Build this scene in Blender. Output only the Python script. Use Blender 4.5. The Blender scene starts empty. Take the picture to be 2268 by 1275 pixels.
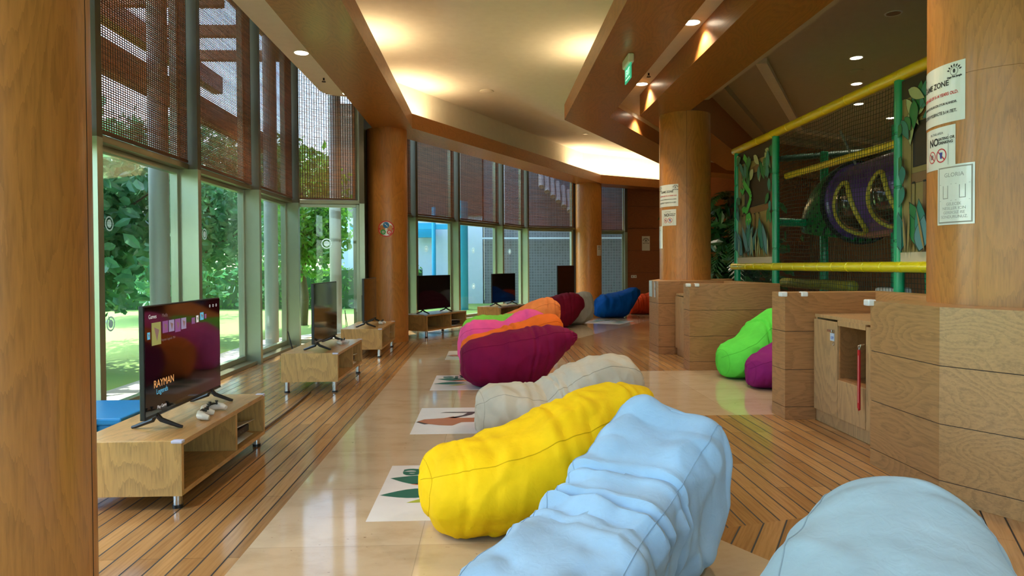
import bpy, bmesh, math, random
from mathutils import Vector, Matrix, noise, Quaternion
R = math.radians
sc = bpy.context.scene
COL = sc.collection
# ------------------------------------------------------------------ camera, world, sun, exposure
cam_d = bpy.data.cameras.new('camera'); cam = bpy.data.objects.new('camera', cam_d); COL.objects.link(cam)
cam_d.sensor_width = 36; cam_d.lens = 24; cam_d.shift_y = -0.0114; cam_d.clip_start = 0.05; cam_d.clip_end = 300
cam.matrix_world = Matrix.Translation((0, 0, 1.3)) @ Matrix.Rotation(R(90 - 0.9), 4, 'X') @ Matrix.Rotation(R(-0.34), 4, 'Z')
sc.camera = cam
sc.view_settings.view_transform = 'Standard'; sc.view_settings.look = 'None'
sc.view_settings.gamma = 1; sc.view_settings.use_curve_mapping = False
sc.view_settings.exposure = 0.65
sc.cycles.max_bounces = 7; sc.cycles.diffuse_bounces = 4; sc.cycles.glossy_bounces = 4
sc.cycles.transparent_max_bounces = 24; sc.cycles.transmission_bounces = 6
sc.cycles.caustics_reflective = False; sc.cycles.caustics_refractive = False
sc.cycles.sample_clamp_indirect = 6; sc.cycles.use_denoising = True
w = bpy.data.worlds.new('sky'); sc.world = w; w.use_nodes = True
nt = w.node_tree; nt.nodes.clear()
wo = nt.nodes.new('ShaderNodeOutputWorld'); bg = nt.nodes.new('ShaderNodeBackground')
sky = nt.nodes.new('ShaderNodeTexSky'); sky.sky_type = 'NISHITA'; sky.sun_disc = False
sky.sun_elevation = R(52); sky.sun_rotation = R(-60); sky.air_density = 1.0; sky.dust_density = 1.5
nt.links.new(sky.outputs[0], bg.inputs[0]); bg.inputs[1].default_value = 0.85
nt.links.new(bg.outputs[0], wo.inputs[0])
def light(name, kind, loc, energy, color=(1, 1, 1), rot=(0, 0, 0), **kw):
    d = bpy.data.lights.new(name, kind); d.energy = energy; d.color = color
    for k, v in kw.items(): setattr(d, k, v)
    o = bpy.data.objects.new(name, d); o.location = loc; o.rotation_euler = rot; COL.objects.link(o); return o
light('sun', 'SUN', (-4, 24, 20), 9, (1, .95, .85), (R(33), 0, R(-163)), angle=R(0.6))
WARM = (1, .72, .38); LAMP = (1, .86, .66)

# ------------------------------------------------------------------ site grid: the building's own axes, a 12-sided ring
A0 = R(2.0)
def B(x, y, z=None):
    X = x * math.cos(A0) - y * math.sin(A0); Y = x * math.sin(A0) + y * math.cos(A0)
    return (X, Y) if z is None else (X, Y, z)
CX, CY = 15.65, 7.19
def ring(c, k):
    r = (CX - c) / math.cos(R(15)); a = R(165 - 30 * k)
    return B(CX + r * math.cos(a), CY + r * math.sin(a))
def along(c, k, d):                       # d metres past vertex k, along the segment that starts there
    p = Vector(ring(c, k)); q = Vector(ring(c, k + 1)); v = (q - p).normalized(); return tuple(p + v * d)

# ------------------------------------------------------------------ materials
MATS = {}
def newmat(name):
    m = bpy.data.materials.new(name); m.use_nodes = True; nt = m.node_tree
    b = nt.nodes['Principled BSDF']; MATS[name] = m; return m, nt, b
def plain(name, col, rough=.5, metal=0, spec=.5, coat=0, emit=None, es=0, bump=0, bscale=200):
    if name in MATS: return MATS[name]
    m, nt, b = newmat(name)
    n = nt.nodes.new('ShaderNodeTexNoise'); n.inputs['Scale'].default_value = 9; n.inputs['Detail'].default_value = 4
    tc = nt.nodes.new('ShaderNodeTexCoord'); nt.links.new(tc.outputs['Object'], n.inputs['Vector'])
    mx = nt.nodes.new('ShaderNodeMix'); mx.data_type = 'RGBA'; mx.inputs[6].default_value = (*[c * .93 for c in col], 1)
    mx.inputs[7].default_value = (*[min(1, c * 1.05) for c in col], 1)
    nt.links.new(n.outputs[0], mx.inputs[0]); nt.links.new(mx.outputs[2], b.inputs['Base Color'])
    b.inputs['Roughness'].default_value = rough; b.inputs['Metallic'].default_value = metal
    b.inputs['Specular IOR Level'].default_value = spec; b.inputs['Coat Weight'].default_value = coat
    b.inputs['Coat Roughness'].default_value = .08
    if emit: b.inputs['Emission Color'].default_value = (*emit, 1); b.inputs['Emission Strength'].default_value = es
    if bump:
        n2 = nt.nodes.new('ShaderNodeTexNoise'); n2.inputs['Scale'].default_value = bscale
        nt.links.new(tc.outputs['Object'], n2.inputs['Vector'])
        bp = nt.nodes.new('ShaderNodeBump'); bp.inputs['Strength'].default_value = bump; bp.inputs['Distance'].default_value = .004
        nt.links.new(n2.outputs[0], bp.inputs['Height']); nt.links.new(bp.outputs[0], b.inputs['Normal'])
    return m
def ramp(nt, src, stops):
    r = nt.nodes.new('ShaderNodeValToRGB'); e = r.color_ramp.elements
    while len(e) < len(stops): e.new(.5)
    for el, (p, c) in zip(e, stops): el.position = p; el.color = (*c, 1)
    nt.links.new(src, r.inputs[0]); return r
def wood(name, base, axis='z', rough=.38, coat=.15, contrast=1.0, rot=0, ring_s=1.0, fig=.38):
    """oak veneer: grain stretched along axis, cathedral figure from distorted bands"""
    if name in MATS: return MATS[name]
    m, nt, b = newmat(name); L = nt.links
    tc = nt.nodes.new('ShaderNodeTexCoord'); mp = nt.nodes.new('ShaderNodeMapping'); L.new(tc.outputs['Object'], mp.inputs[0])
    mp0 = nt.nodes.new('ShaderNodeMapping'); mp0.inputs['Rotation'].default_value = (0, 0, rot); L.new(tc.outputs['Object'], mp0.inputs[0])
    L.new(mp0.outputs[0], mp.inputs[0])
    s = {'x': (.09, 1, 1), 'y': (1, .09, 1), 'z': (1, 1, .09)}[axis]; mp.inputs['Scale'].default_value = s
    fine = nt.nodes.new('ShaderNodeTexNoise'); fine.inputs['Scale'].default_value = 95; fine.inputs['Detail'].default_value = 5
    L.new(mp.outputs[0], fine.inputs['Vector'])
    big = nt.nodes.new('ShaderNodeTexNoise'); big.inputs['Scale'].default_value = 2.2 * ring_s; big.inputs['Detail'].default_value = 1.5
    mpb = nt.nodes.new('ShaderNodeMapping'); mpb.inputs['Scale'].default_value = tuple(v if v == 1 else .28 for v in s)
    L.new(mp0.outputs[0], mpb.inputs[0]); L.new(mpb.outputs[0], big.inputs['Vector'])
    mul = nt.nodes.new('ShaderNodeMath'); mul.operation = 'MULTIPLY'; mul.inputs[1].default_value = 26; L.new(big.outputs[0], mul.inputs[0])
    add = nt.nodes.new('ShaderNodeMath'); add.operation = 'ADD'; L.new(mul.outputs[0], add.inputs[0])
    fm = nt.nodes.new('ShaderNodeMath'); fm.operation = 'MULTIPLY'; fm.inputs[1].default_value = .9; L.new(fine.outputs[0], fm.inputs[0]); L.new(fm.outputs[0], add.inputs[1])
    fr = nt.nodes.new('ShaderNodeMath'); fr.operation = 'FRACT'; L.new(add.outputs[0], fr.inputs[0])
    mixv = nt.nodes.new('ShaderNodeMix'); mixv.data_type = 'FLOAT'; mixv.inputs[0].default_value = 1 - fig
    L.new(fr.outputs[0], mixv.inputs[2]); L.new(fine.outputs[0], mixv.inputs[3])
    d = .20 * contrast
    lo = tuple(c * (1 - d * 1.6) for c in base); hi = tuple(min(1, c * (1 + d)) for c in base)
    rp = ramp(nt, mixv.outputs[0], [(.25, lo), (.5, base), (.8, hi)])
    L.new(rp.outputs[0], b.inputs['Base Color']); b.inputs['Roughness'].default_value = rough
    b.inputs['Coat Weight'].default_value = coat; b.inputs['Coat Roughness'].default_value = .15
    bp = nt.nodes.new('ShaderNodeBump'); bp.inputs['Strength'].default_value = .12; bp.inputs['Distance'].default_value = .002
    L.new(fine.outputs[0], bp.inputs['Height']); L.new(bp.outputs[0], b.inputs['Normal'])
    return m
def planks(name, rot):
    m, nt, b = newmat(name); L = nt.links
    tc = nt.nodes.new('ShaderNodeTexCoord'); mp = nt.nodes.new('ShaderNodeMapping')
    mp.inputs['Rotation'].default_value = (0, 0, rot); L.new(tc.outputs['Object'], mp.inputs[0])
    br = nt.nodes.new('ShaderNodeTexBrick'); L.new(mp.outputs[0], br.inputs['Vector'])
    br.inputs['Scale'].default_value = 1; br.inputs['Brick Width'].default_value = 1.3; br.inputs['Row Height'].default_value = .098
    br.inputs['Mortar Size'].default_value = .0008; br.inputs['Mortar Smooth'].default_value = .0; br.offset = .37; br.offset_frequency = 2
    br.inputs['Color1'].default_value = (.33, .16, .052, 1); br.inputs['Color2'].default_value = (.50, .265, .095, 1); br.inputs['Mortar'].default_value = (.012, .007, .004, 1)
    br.inputs['Bias'].default_value = 0
    sx = nt.nodes.new('ShaderNodeSeparateXYZ'); L.new(mp.outputs[0], sx.inputs[0])
    dv = nt.nodes.new('ShaderNodeMath'); dv.operation = 'DIVIDE'; L.new(sx.outputs['Y'], dv.inputs[0]); dv.inputs[1].default_value = .098
    fr = nt.nodes.new('ShaderNodeMath'); fr.operation = 'FRACT'; L.new(dv.outputs[0], fr.inputs[0])
    pp = nt.nodes.new('ShaderNodeMath'); pp.operation = 'PINGPONG'; L.new(fr.outputs[0], pp.inputs[0]); pp.inputs[1].default_value = .5
    gv = nt.nodes.new('ShaderNodeMath'); gv.operation = 'LESS_THAN'; L.new(pp.outputs[0], gv.inputs[0]); gv.inputs[1].default_value = .042
    gm = nt.nodes.new('ShaderNodeMapping'); gm.inputs['Scale'].default_value = (.05, 1, 1); L.new(mp.outputs[0], gm.inputs[0])
    g = nt.nodes.new('ShaderNodeTexNoise'); g.inputs['Scale'].default_value = 70; g.inputs['Detail'].default_value = 5; L.new(gm.outputs[0], g.inputs['Vector'])
    gr = ramp(nt, g.outputs[0], [(.3, (.78, .75, .72)), (.55, (1, 1, 1)), (.8, (1.08, 1.08, 1.08))])
    mx = nt.nodes.new('ShaderNodeMix'); mx.data_type = 'RGBA'; mx.blend_type = 'MULTIPLY'; mx.inputs[0].default_value = 1
    L.new(br.outputs['Color'], mx.inputs[6]); L.new(gr.outputs[0], mx.inputs[7])
    mg = nt.nodes.new('ShaderNodeMix'); mg.data_type = 'RGBA'; mg.inputs[7].default_value = (.014, .009, .005, 1); L.new(gv.outputs[0], mg.inputs[0]); L.new(mx.outputs[2], mg.inputs[6]); L.new(mg.outputs[2], b.inputs['Base Color'])
    rm = nt.nodes.new('ShaderNodeMath'); rm.operation = 'MULTIPLY_ADD'; L.new(gv.outputs[0], rm.inputs[0]); rm.inputs[1].default_value = .5; rm.inputs[2].default_value = .17
    L.new(rm.outputs[0], b.inputs['Roughness']); b.inputs['Specular IOR Level'].default_value = .6
    bp = nt.nodes.new('ShaderNodeBump'); bp.inputs['Strength'].default_value = .5; bp.inputs['Distance'].default_value = .002; bp.invert = True
    L.new(gv.outputs[0], bp.inputs['Height']); L.new(bp.outputs[0], b.inputs['Normal'])
    return m
def travertine():
    m, nt, b = newmat('travertine'); L = nt.links
    tc = nt.nodes.new('ShaderNodeTexCoord'); mp = nt.nodes.new('ShaderNodeMapping'); mp.inputs['Rotation'].default_value = (0, 0, -A0); L.new(tc.outputs['Object'], mp.inputs[0])
    mp.inputs['Location'].default_value = (.33, .1, 0)
    br = nt.nodes.new('ShaderNodeTexBrick'); L.new(mp.outputs[0], br.inputs['Vector']); br.inputs['Scale'].default_value = 1
    br.inputs['Brick Width'].default_value = .82; br.inputs['Row Height'].default_value = .82; br.offset = 0
    br.inputs['Mortar Size'].default_value = .0022; br.inputs['Mortar Smooth'].default_value = .3
    br.inputs['Color1'].default_value = (.54, .39, .235, 1); br.inputs['Color2'].default_value = (.62, .47, .305, 1); br.inputs['Mortar'].default_value = (.42, .31, .19, 1)
    sm = nt.nodes.new('ShaderNodeMapping'); sm.inputs['Scale'].default_value = (.8, 1.5, 1); L.new(mp.outputs[0], sm.inputs[0])
    n = nt.nodes.new('ShaderNodeTexNoise'); n.inputs['Scale'].default_value = 3.5; n.inputs['Detail'].default_value = 8; n.inputs['Roughness'].default_value = .65; L.new(sm.outputs[0], n.inputs['Vector'])
    nr = ramp(nt, n.outputs[0], [(.3, (.86, .82, .76)), (.5, (1, 1, 1)), (.72, (1.06, 1.07, 1.08))])
    mx = nt.nodes.new('ShaderNodeMix'); mx.data_type = 'RGBA'; mx.blend_type = 'MULTIPLY'; mx.inputs[0].default_value = 1
    L.new(br.outputs['Color'], mx.inputs[6]); L.new(nr.outputs[0], mx.inputs[7])
    v = nt.nodes.new('ShaderNodeTexNoise'); v.inputs['Scale'].default_value = 34; v.inputs['Detail'].default_value = 3; L.new(sm.outputs[0], v.inputs['Vector'])
    vr = ramp(nt, v.outputs[0], [(.24, (.35, .27, .2)), (.3, (1, 1, 1))])
    mx2 = nt.nodes.new('ShaderNodeMix'); mx2.data_type = 'RGBA'; mx2.blend_type = 'MULTIPLY'; mx2.inputs[0].default_value = 1
    L.new(mx.outputs[2], mx2.inputs[6]); L.new(vr.outputs[0], mx2.inputs[7]); L.new(mx2.outputs[2], b.inputs['Base Color'])
    b.inputs['Roughness'].default_value = .07; b.inputs['Specular IOR Level'].default_value = .75
    return m
def fabric(name, col, rough=.75):
    if name in MATS: return MATS[name]
    m, nt, b = newmat(name); L = nt.links
    tc = nt.nodes.new('ShaderNodeTexCoord')
    n = nt.nodes.new('ShaderNodeTexNoise'); n.inputs['Scale'].default_value = 5; n.inputs['Detail'].default_value = 5; L.new(tc.outputs['Object'], n.inputs['Vector'])
    rp = ramp(nt, n.outputs[0], [(.3, tuple(c * .86 for c in col)), (.7, tuple(min(1, c * 1.06) for c in col))])
    L.new(rp.outputs[0], b.inputs['Base Color']); b.inputs['Roughness'].default_value = rough
    b.inputs['Specular IOR Level'].default_value = .12
    wv = nt.nodes.new('ShaderNodeTexNoise'); wv.inputs['Scale'].default_value = 22; wv.inputs['Detail'].default_value = 3; wv.inputs['Distortion'].default_value = 1.2; L.new(tc.outputs['Object'], wv.inputs['Vector'])
    bp = nt.nodes.new('ShaderNodeBump'); bp.inputs['Strength'].default_value = .35; bp.inputs['Distance'].default_value = .006
    L.new(wv.outputs[0], bp.inputs['Height']); L.new(bp.outputs[0], b.inputs['Normal'])
    return m
def glassmat(name, tint=(.90, .965, .955), refl=.10):
    m, nt, b = newmat(name); nt.nodes.remove(b); L = nt.links
    out = [n for n in nt.nodes if n.type == 'OUTPUT_MATERIAL'][0]
    t = nt.nodes.new('ShaderNodeBsdfTransparent'); t.inputs[0].default_value = (*tint, 1)
    g = nt.nodes.new('ShaderNodeBsdfGlossy'); g.inputs['Roughness'].default_value = .01
    lw = nt.nodes.new('ShaderNodeLayerWeight'); lw.inputs[0].default_value = .5
    pw = nt.nodes.new('ShaderNodeMath'); pw.operation = 'POWER'; L.new(lw.outputs['Facing'], pw.inputs[0]); pw.inputs[1].default_value = 5
    f = nt.nodes.new('ShaderNodeMath'); f.operation = 'MULTIPLY_ADD'; L.new(pw.outputs[0], f.inputs[0]); f.inputs[1].default_value = .6; f.inputs[2].default_value = .03
    mx = nt.nodes.new('ShaderNodeMixShader'); L.new(f.outputs[0], mx.inputs[0]); L.new(t.outputs[0], mx.inputs[1]); L.new(g.outputs[0], mx.inputs[2])
    L.new(mx.outputs[0], out.inputs[0]); return m
def leafmat(name, c1, c2):
    m, nt, b = newmat(name); L = nt.links
    tc = nt.nodes.new('ShaderNodeTexCoord'); n = nt.nodes.new('ShaderNodeTexNoise'); n.inputs['Scale'].default_value = 3.5; n.inputs['Detail'].default_value = 6
    L.new(tc.outputs['Object'], n.inputs['Vector']); rp = ramp(nt, n.outputs[0], [(.35, c1), (.65, c2)])
    L.new(rp.outputs[0], b.inputs['Base Color']); b.inputs['Roughness'].default_value = .28; b.inputs['Specular IOR Level'].default_value = .7
    tr = nt.nodes.new('ShaderNodeBsdfTranslucent'); L.new(rp.outputs[0], tr.inputs[0]); mx = nt.nodes.new('ShaderNodeMixShader'); mx.inputs[0].default_value = .3
    out = [q for q in nt.nodes if q.type == 'OUTPUT_MATERIAL'][0]
    L.new(b.outputs[0], mx.inputs[1]); L.new(tr.outputs[0], mx.inputs[2]); L.new(mx.outputs[0], out.inputs[0]); return m
def emis(name, col, s):
    if name in MATS: return MATS[name]
    m, nt, b = newmat(name); b.inputs['Base Color'].default_value = (*col, 1)
    b.inputs['Emission Color'].default_value = (*col, 1); b.inputs['Emission Strength'].default_value = s; return m

OAK = (.50, .20, .042); OAKL = (.60, .345, .125); OAKR = (.42, .185, .06)
W_COL = wood('oak_column', OAK, 'z', contrast=.75, fig=.3)
W_BEAM = wood('oak_beam', (.36, .135, .03), 'y', rough=.42, contrast=.7)
W_FASC = wood('oak_fascia', (.43, .185, .062), 'y', rough=.42, contrast=.8)
W_PART = wood('oak_partition', (.43, .225, .085), 'y', contrast=.85, ring_s=1.3, fig=.33)
W_PARTX = wood('oak_partition_cross', (.38, .18, .065), 'x', contrast=.85, ring_s=1.3, fig=.33)
W_CAB = wood('oak_cabinet', (.47, .29, .13), 'z', contrast=.8)
W_TV = wood('oak_stand', (.56, .325, .105), 'z', contrast=.8)
W_TVTOP = wood('oak_stand_top', (.55, .30, .10), 'y', rough=.3, contrast=.8)
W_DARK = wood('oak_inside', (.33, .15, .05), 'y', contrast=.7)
W_WALL = wood('red_oak_wall', (.30, .095, .028), 'x', contrast=.6, rough=.45)
PL0 = planks('planks_segment', R(90) - A0)
PLU = planks('planks_far', R(60) - A0)
PLN = planks('planks_near', R(120) - A0)
TRAV = travertine()
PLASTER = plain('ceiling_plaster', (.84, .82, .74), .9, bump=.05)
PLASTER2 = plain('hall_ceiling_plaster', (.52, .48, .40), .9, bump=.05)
ALU = plain('bronze_aluminium', (.27, .255, .16), .32, metal=.55)
ALUG = plain('green_aluminium', (.34, .38, .27), .3, metal=.5)
ALU_SHADED = plain('shaded_aluminium', (.10, .082, .045), .5, metal=.1)  # upper mullions: the shade of the blinds is painted into this colour
GLASS = glassmat('window_glass')
BLACK = plain('black_plastic', (.012, .012, .013), .35)
SCREEN = plain('black_screen', (.006, .006, .007), .06, spec=.7)
CHROME = plain('brushed_chrome', (.62, .62, .60), .25, metal=1)
WHITE = plain('white_plastic', (.80, .80, .78), .35)
PAPER = plain('white_paper', (.78, .79, .74), .3, coat=.6)
GREY = plain('grey_ink', (.32, .32, .30), .6)
INK = plain('black_ink', (.02, .02, .022), .6)
REDINK = plain('red_ink', (.55, .02, .03), .5)
GREENPAD = plain('green_padding', (.0, .36, .15), .3, coat=.3)
YELPAD = plain('yellow_padding', (.95, .66, .008), .3, coat=.4)
NET = plain('green_net_cord', (.008, .03, .016), .7)
PURPLE = plain('purple_plastic', (.12, .05, .30), .28, coat=.5)
YPL = plain('yellow_plastic', (.62, .52, .06), .35)
GPL = plain('green_plastic', (.012, .17, .035), .35, coat=.3)
BUBBLE = plain('smoked_window', (.05, .03, .02), .08, coat=1)
DARK = plain('dark_rubber', (.012, .012, .012), .7)

# ------------------------------------------------------------------ mesh helpers
class MB:
    def __init__(s): s.v = []; s.f = []; s.m = []; s.mi = 0
    def add(s, vs, fs):
        o = len(s.v); s.v += [tuple(p) for p in vs]; s.f += [tuple(i + o for i in f) for f in fs]; s.m += [s.mi] * len(fs); return s
    def mat(s, i): s.mi = i; return s
    def box(s, x0, x1, y0, y1, z0, z1):
        if x0 > x1: x0, x1 = x1, x0
        if y0 > y1: y0, y1 = y1, y0
        v = [(x0, y0, z0), (x1, y0, z0), (x1, y1, z0), (x0, y1, z0), (x0, y0, z1), (x1, y0, z1), (x1, y1, z1), (x0, y1, z1)]
        return s.add(v, [(3, 2, 1, 0), (4, 5, 6, 7), (0, 1, 5, 4), (1, 2, 6, 5), (2, 3, 7, 6), (3, 0, 4, 7)])
    def prism(s, poly, z0, z1):
        n = len(poly); area = sum(poly[i][0] * poly[(i + 1) % n][1] - poly[(i + 1) % n][0] * poly[i][1] for i in range(n))
        if area < 0: poly = poly[::-1]
        v = [(p[0], p[1], z0) for p in poly] + [(p[0], p[1], z1) for p in poly]
        f = [tuple(range(n))[::-1], tuple(range(n, 2 * n))] + [(i, (i + 1) % n, n + (i + 1) % n, n + i) for i in range(n)]
        return s.add(v, f)
    def cyl(s, x, y, z0, z1, r, n=32, r2=None):
        r2 = r if r2 is None else r2
        v = [(x + r * math.cos(2 * math.pi * i / n), y + r * math.sin(2 * math.pi * i / n), z0) for i in range(n)] + \
            [(x + r2 * math.cos(2 * math.pi * i / n), y + r2 * math.sin(2 * math.pi * i / n), z1) for i in range(n)]
        return s.add(v, [tuple(range(n))[::-1], tuple(range(n, 2 * n))] + [(i, (i + 1) % n, n + (i + 1) % n, n + i) for i in range(n)])
    def tube(s, pts, rad, n=10, closed=False):
        pts = [Vector(p) for p in pts]; rings = []; rr = rad if isinstance(rad, (list, tuple)) else [rad] * len(pts)
        up = Vector((0, 0, 1))
        for i, p in enumerate(pts):
            a = pts[i - 1] if (i > 0 or closed) else p; b = pts[(i + 1) % len(pts)] if (i < len(pts) - 1 or closed) else p
            t = (b - a).normalized()
            u = t.cross(up) if abs(t.z) < .98 else t.cross(Vector((0, 1, 0)))
            u.normalize(); w_ = u.cross(t).normalized()
            rings.append([p + (u * math.cos(2 * math.pi * k / n) + w_ * math.sin(2 * math.pi * k / n)) * rr[i] for k in range(n)])
        v = [q for r_ in rings for q in r_]; f = []; m = len(pts)
        for i in range(m if closed else m - 1):
            j = (i + 1) % m
            for k in range(n): f.append((i * n + k, j * n + k, j * n + (k + 1) % n, i * n + (k + 1) % n))
        if not closed: f += [tuple(range(n)), tuple(range((m - 1) * n, m * n))[::-1]]
        return s.add(v, f)
    def lathe(s, prof, c=(0, 0, 0), n=32, axis='z'):
        v = []; f = []
        for r_, h in prof:
            for i in range(n):
                a = 2 * math.pi * i / n
                q = (r_ * math.cos(a), r_ * math.sin(a), h) if axis == 'z' else (h, r_ * math.cos(a), r_ * math.sin(a))
                v.append((q[0] + c[0], q[1] + c[1], q[2] + c[2]))
        for j in range(len(prof) - 1):
            for i in range(n): f.append((j * n + i, j * n + (i + 1) % n, (j + 1) * n + (i + 1) % n, (j + 1) * n + i))
        f += [tuple(range(n))[::-1], tuple(range((len(prof) - 1) * n, len(prof) * n))]
        return s.add(v, f)
    def quad(s, a, b, c, d): return s.add([a, b, c, d], [(0, 1, 2, 3)])
    def xf(s, M, start=0):
        for i in range(start, len(s.v)): s.v[i] = tuple(M @ Vector(s.v[i]))
        return s
    def build(s, name, mats, parent=None, smooth=False, bevel=0, loc=None, rz=None):
        me = bpy.data.meshes.new(name); me.from_pydata(s.v, [], s.f)
        if not isinstance(mats, (list, tuple)): mats = [mats]
        for m in mats: me.materials.append(m)
        for p, mi in zip(me.polygons, s.m): p.material_index = mi; p.use_smooth = smooth
        bm = bmesh.new(); bm.from_mesh(me); bmesh.ops.recalc_face_normals(bm, faces=bm.faces); bm.to_mesh(me); bm.free()
        me.update()
        if smooth: me.set_sharp_from_angle(angle=R(38))
        o = bpy.data.objects.new(name, me); COL.objects.link(o)
        if parent: o.parent = parent
        if loc is not None: o.location = loc
        if rz is not None: o.rotation_euler = (0, 0, rz)
        if bevel:
            md = o.modifiers.new('bevel', 'BEVEL'); md.width = bevel; md.segments = 2; md.limit_method = 'ANGLE'; md.angle_limit = R(50)
        return o
def tag(o, label, cat, group=None):
    o['label'] = label; o['category'] = cat
    if group: o['group'] = group
    return o
def struct(o): o['kind'] = 'structure'; return o
def thing(name, label, cat, loc=(0, 0, 0), rz=0, group=None):
    o = bpy.data.objects.new(name, None); o.empty_display_size = .1; COL.objects.link(o); o.location = loc; o.rotation_euler = (0, 0, rz)
    return tag(o, label, cat, group)
def copy_tree(o, parent=None):
    c = o.copy(); COL.objects.link(c)
    if parent: c.parent = parent
    for ch in list(o.children): copy_tree(ch, c)
    return c
def textmesh(txt, size, mb, M, mi=0, align='LEFT', bold=0.0, sx=1.0):
    """adds flat lettering to mb, M maps (u, v, 0) to place"""
    cu = bpy.data.curves.new('t', 'FONT'); cu.body = txt; cu.size = size; cu.align_x = align; cu.offset = bold; cu.resolution_u = 3; cu.fill_mode = 'FRONT'
    o = bpy.data.objects.new('t', cu); COL.objects.link(o)
    dg = bpy.context.evaluated_depsgraph_get(); me = bpy.data.meshes.new_from_object(o.evaluated_get(dg))
    f = M if callable(M) else (lambda u, v, _M=M: _M @ Vector((u, v, 0)))
    mb.mat(mi).add([f(v.co.x * sx, v.co.y) for v in me.vertices], [tuple(p.vertices) for p in me.polygons])
    bpy.data.objects.remove(o); bpy.data.curves.remove(cu); bpy.data.meshes.remove(me)
def flat(mb, poly, f, mi=0):
    mb.mat(mi).add([f(u, v) for u, v in poly], [tuple(range(len(poly)))])
def ell(cu, cv, a, b, n=24, rot=0):
    return [(cu + a * math.cos(t) * math.cos(rot) - b * math.sin(t) * math.sin(rot), cv + a * math.cos(t) * math.sin(rot) + b * math.sin(t) * math.cos(rot)) for t in [2 * math.pi * i / n for i in range(n)]]
def annulus(mb, cu, cv, r0, r1, f, mi, n=28, ax=1):
    for i in range(n):
        a, b = 2 * math.pi * i / n, 2 * math.pi * (i + 1) / n
        flat(mb, [(cu + ax * r0 * math.cos(a), cv + r0 * math.sin(a)), (cu + ax * r1 * math.cos(a), cv + r1 * math.sin(a)), (cu + ax * r1 * math.cos(b), cv + r1 * math.sin(b)), (cu + ax * r0 * math.cos(b), cv + r0 * math.sin(b))], f, mi)
def leafpoly(cu, cv, l, w_, rot, n=7):
    up = []; dn = []
    for i in range(n + 1):
        t = i / n; ww = w_ * math.sin(math.pi * t ** .8) * .5
        up.append((t * l, ww)); dn.append((t * l, -ww))
    p = up + dn[::-1][1:-1]
    return [(cu + x * math.cos(rot) - y * math.sin(rot), cv + x * math.sin(rot) + y * math.cos(rot)) for x, y in p]

# ------------------------------------------------------------------ floor
def floor_poly(name, poly, mat, z=0.0, t=.12):
    return struct(MB().prism(poly, z - t, z).build(name, mat))
CL, CR_ = -1.12, 1.03         # the stone path lies between these ring offsets
def strip(c0, c1, k0, k1): return [ring(c0, k) for k in range(k0, k1 + 1)] + [ring(c1, k) for k in range(k1, k0 - 1, -1)]
def seg(c0, c1, k): return [ring(c0, k), ring(c0, k + 1), ring(c1, k + 1), ring(c1, k)]
CG = -3.26                    # glazing line
fl = floor_poly('floor', strip(CL, CR_, -3, 3), TRAV)
floor_poly('floor_bay', [B(CR_, 5.80), B(CR_, 8.28), B(3.9, 8.28), B(3.9, 5.80)], TRAV)
floor_poly('floor_planks_window', seg(CG - .25, CL, -1), PL0)
floor_poly('floor_planks_window', seg(CG - .25, CL, -2), PLN)
floor_poly('floor_planks_window', seg(CG - .25, CL, 0), PLU)
floor_poly('floor_planks_window', [ring(CG - .25, 1), ring(CG - .25, 2), ring(CL, 2), ring(CL, 1)], planks('planks_third', R(30) - A0))
floor_poly('floor_planks_near', [ring(CR_, -1), B(CR_, 5.80), B(3.9, 5.80), ring(3.9, -1)], PL0)
floor_poly('floor_planks_near', seg(CR_, 9.0, -2), PLN)
floor_poly('floor_planks_middle', [B(CR_, 8.28), ring(CR_, 0), ring(3.9, 0), B(3.9, 8.28)], PL0)
floor_poly('floor_planks_far', seg(CR_, 9.0, 0), PLU)
floor_poly('floor_planks_far', seg(CR_, 9.0, 1), MATS['planks_third'])
floor_poly('floor_playground', [ring(3.9, -1), B(3.9, 11.0), ring(3.9, 0), ring(9, 0), ring(9, -1)], plain('dark_soft_floor', (.03, .035, .04), .8))

# ------------------------------------------------------------------ ceilings, ring beams, roof
ZR = 3.65
def rp(name, c0, c1, k, z0, z1, mat, bevel=0):
    return struct(MB().prism(seg(c0, c1, k), z0, z1).build(name, mat, bevel=bevel))
for k in (-3, -2, -1, 0, 1):
    rp('ceiling_tray', -1.93, 1.93, k, 4.60, 4.70, PLASTER)
    rp('trim_soffit_window', -1.95, -1.28, k, ZR, 3.90, W_BEAM)
    rp('trim_soffit_middle', 1.25, 1.95, k, ZR, 3.90, W_BEAM)
    rp('trim_soffit_hall', 2.41, 3.10, k, ZR, 4.46, W_BEAM)
    rp('wall_cove_window', -1.95, -1.90, k, 3.90, 4.60, PLASTER)
    rp('wall_cove_middle', 1.90, 1.95, k, 3.90, 4.60, PLASTER)
    rp('ceiling_strip_hall', 1.95, 2.42, k, 3.98, 4.05, PLASTER)
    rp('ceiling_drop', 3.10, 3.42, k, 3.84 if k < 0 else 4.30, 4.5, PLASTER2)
    if k >= 0: rp('ceiling_rib', 4.08, 4.24, k, 4.34, 4.5, PLASTER)
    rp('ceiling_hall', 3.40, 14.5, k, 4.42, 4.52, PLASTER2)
struct(MB().prism([ring(-3.75, k) for k in range(-4, 5)] + [B(16, 40), B(30, 7), B(16, -26)], 5.15, 5.3).build('ceiling_roof_slab', plain('roof_render', (.5, .38, .24), .8)))
for k in (-3, -2):
    rp('ceiling_strip_window', -2.55, -1.95, k, 3.98, 4.05, PLASTER)
    rp('wall_blind_pocket', -2.60, -2.55, k, 3.98, 5.15, PLASTER)
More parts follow.
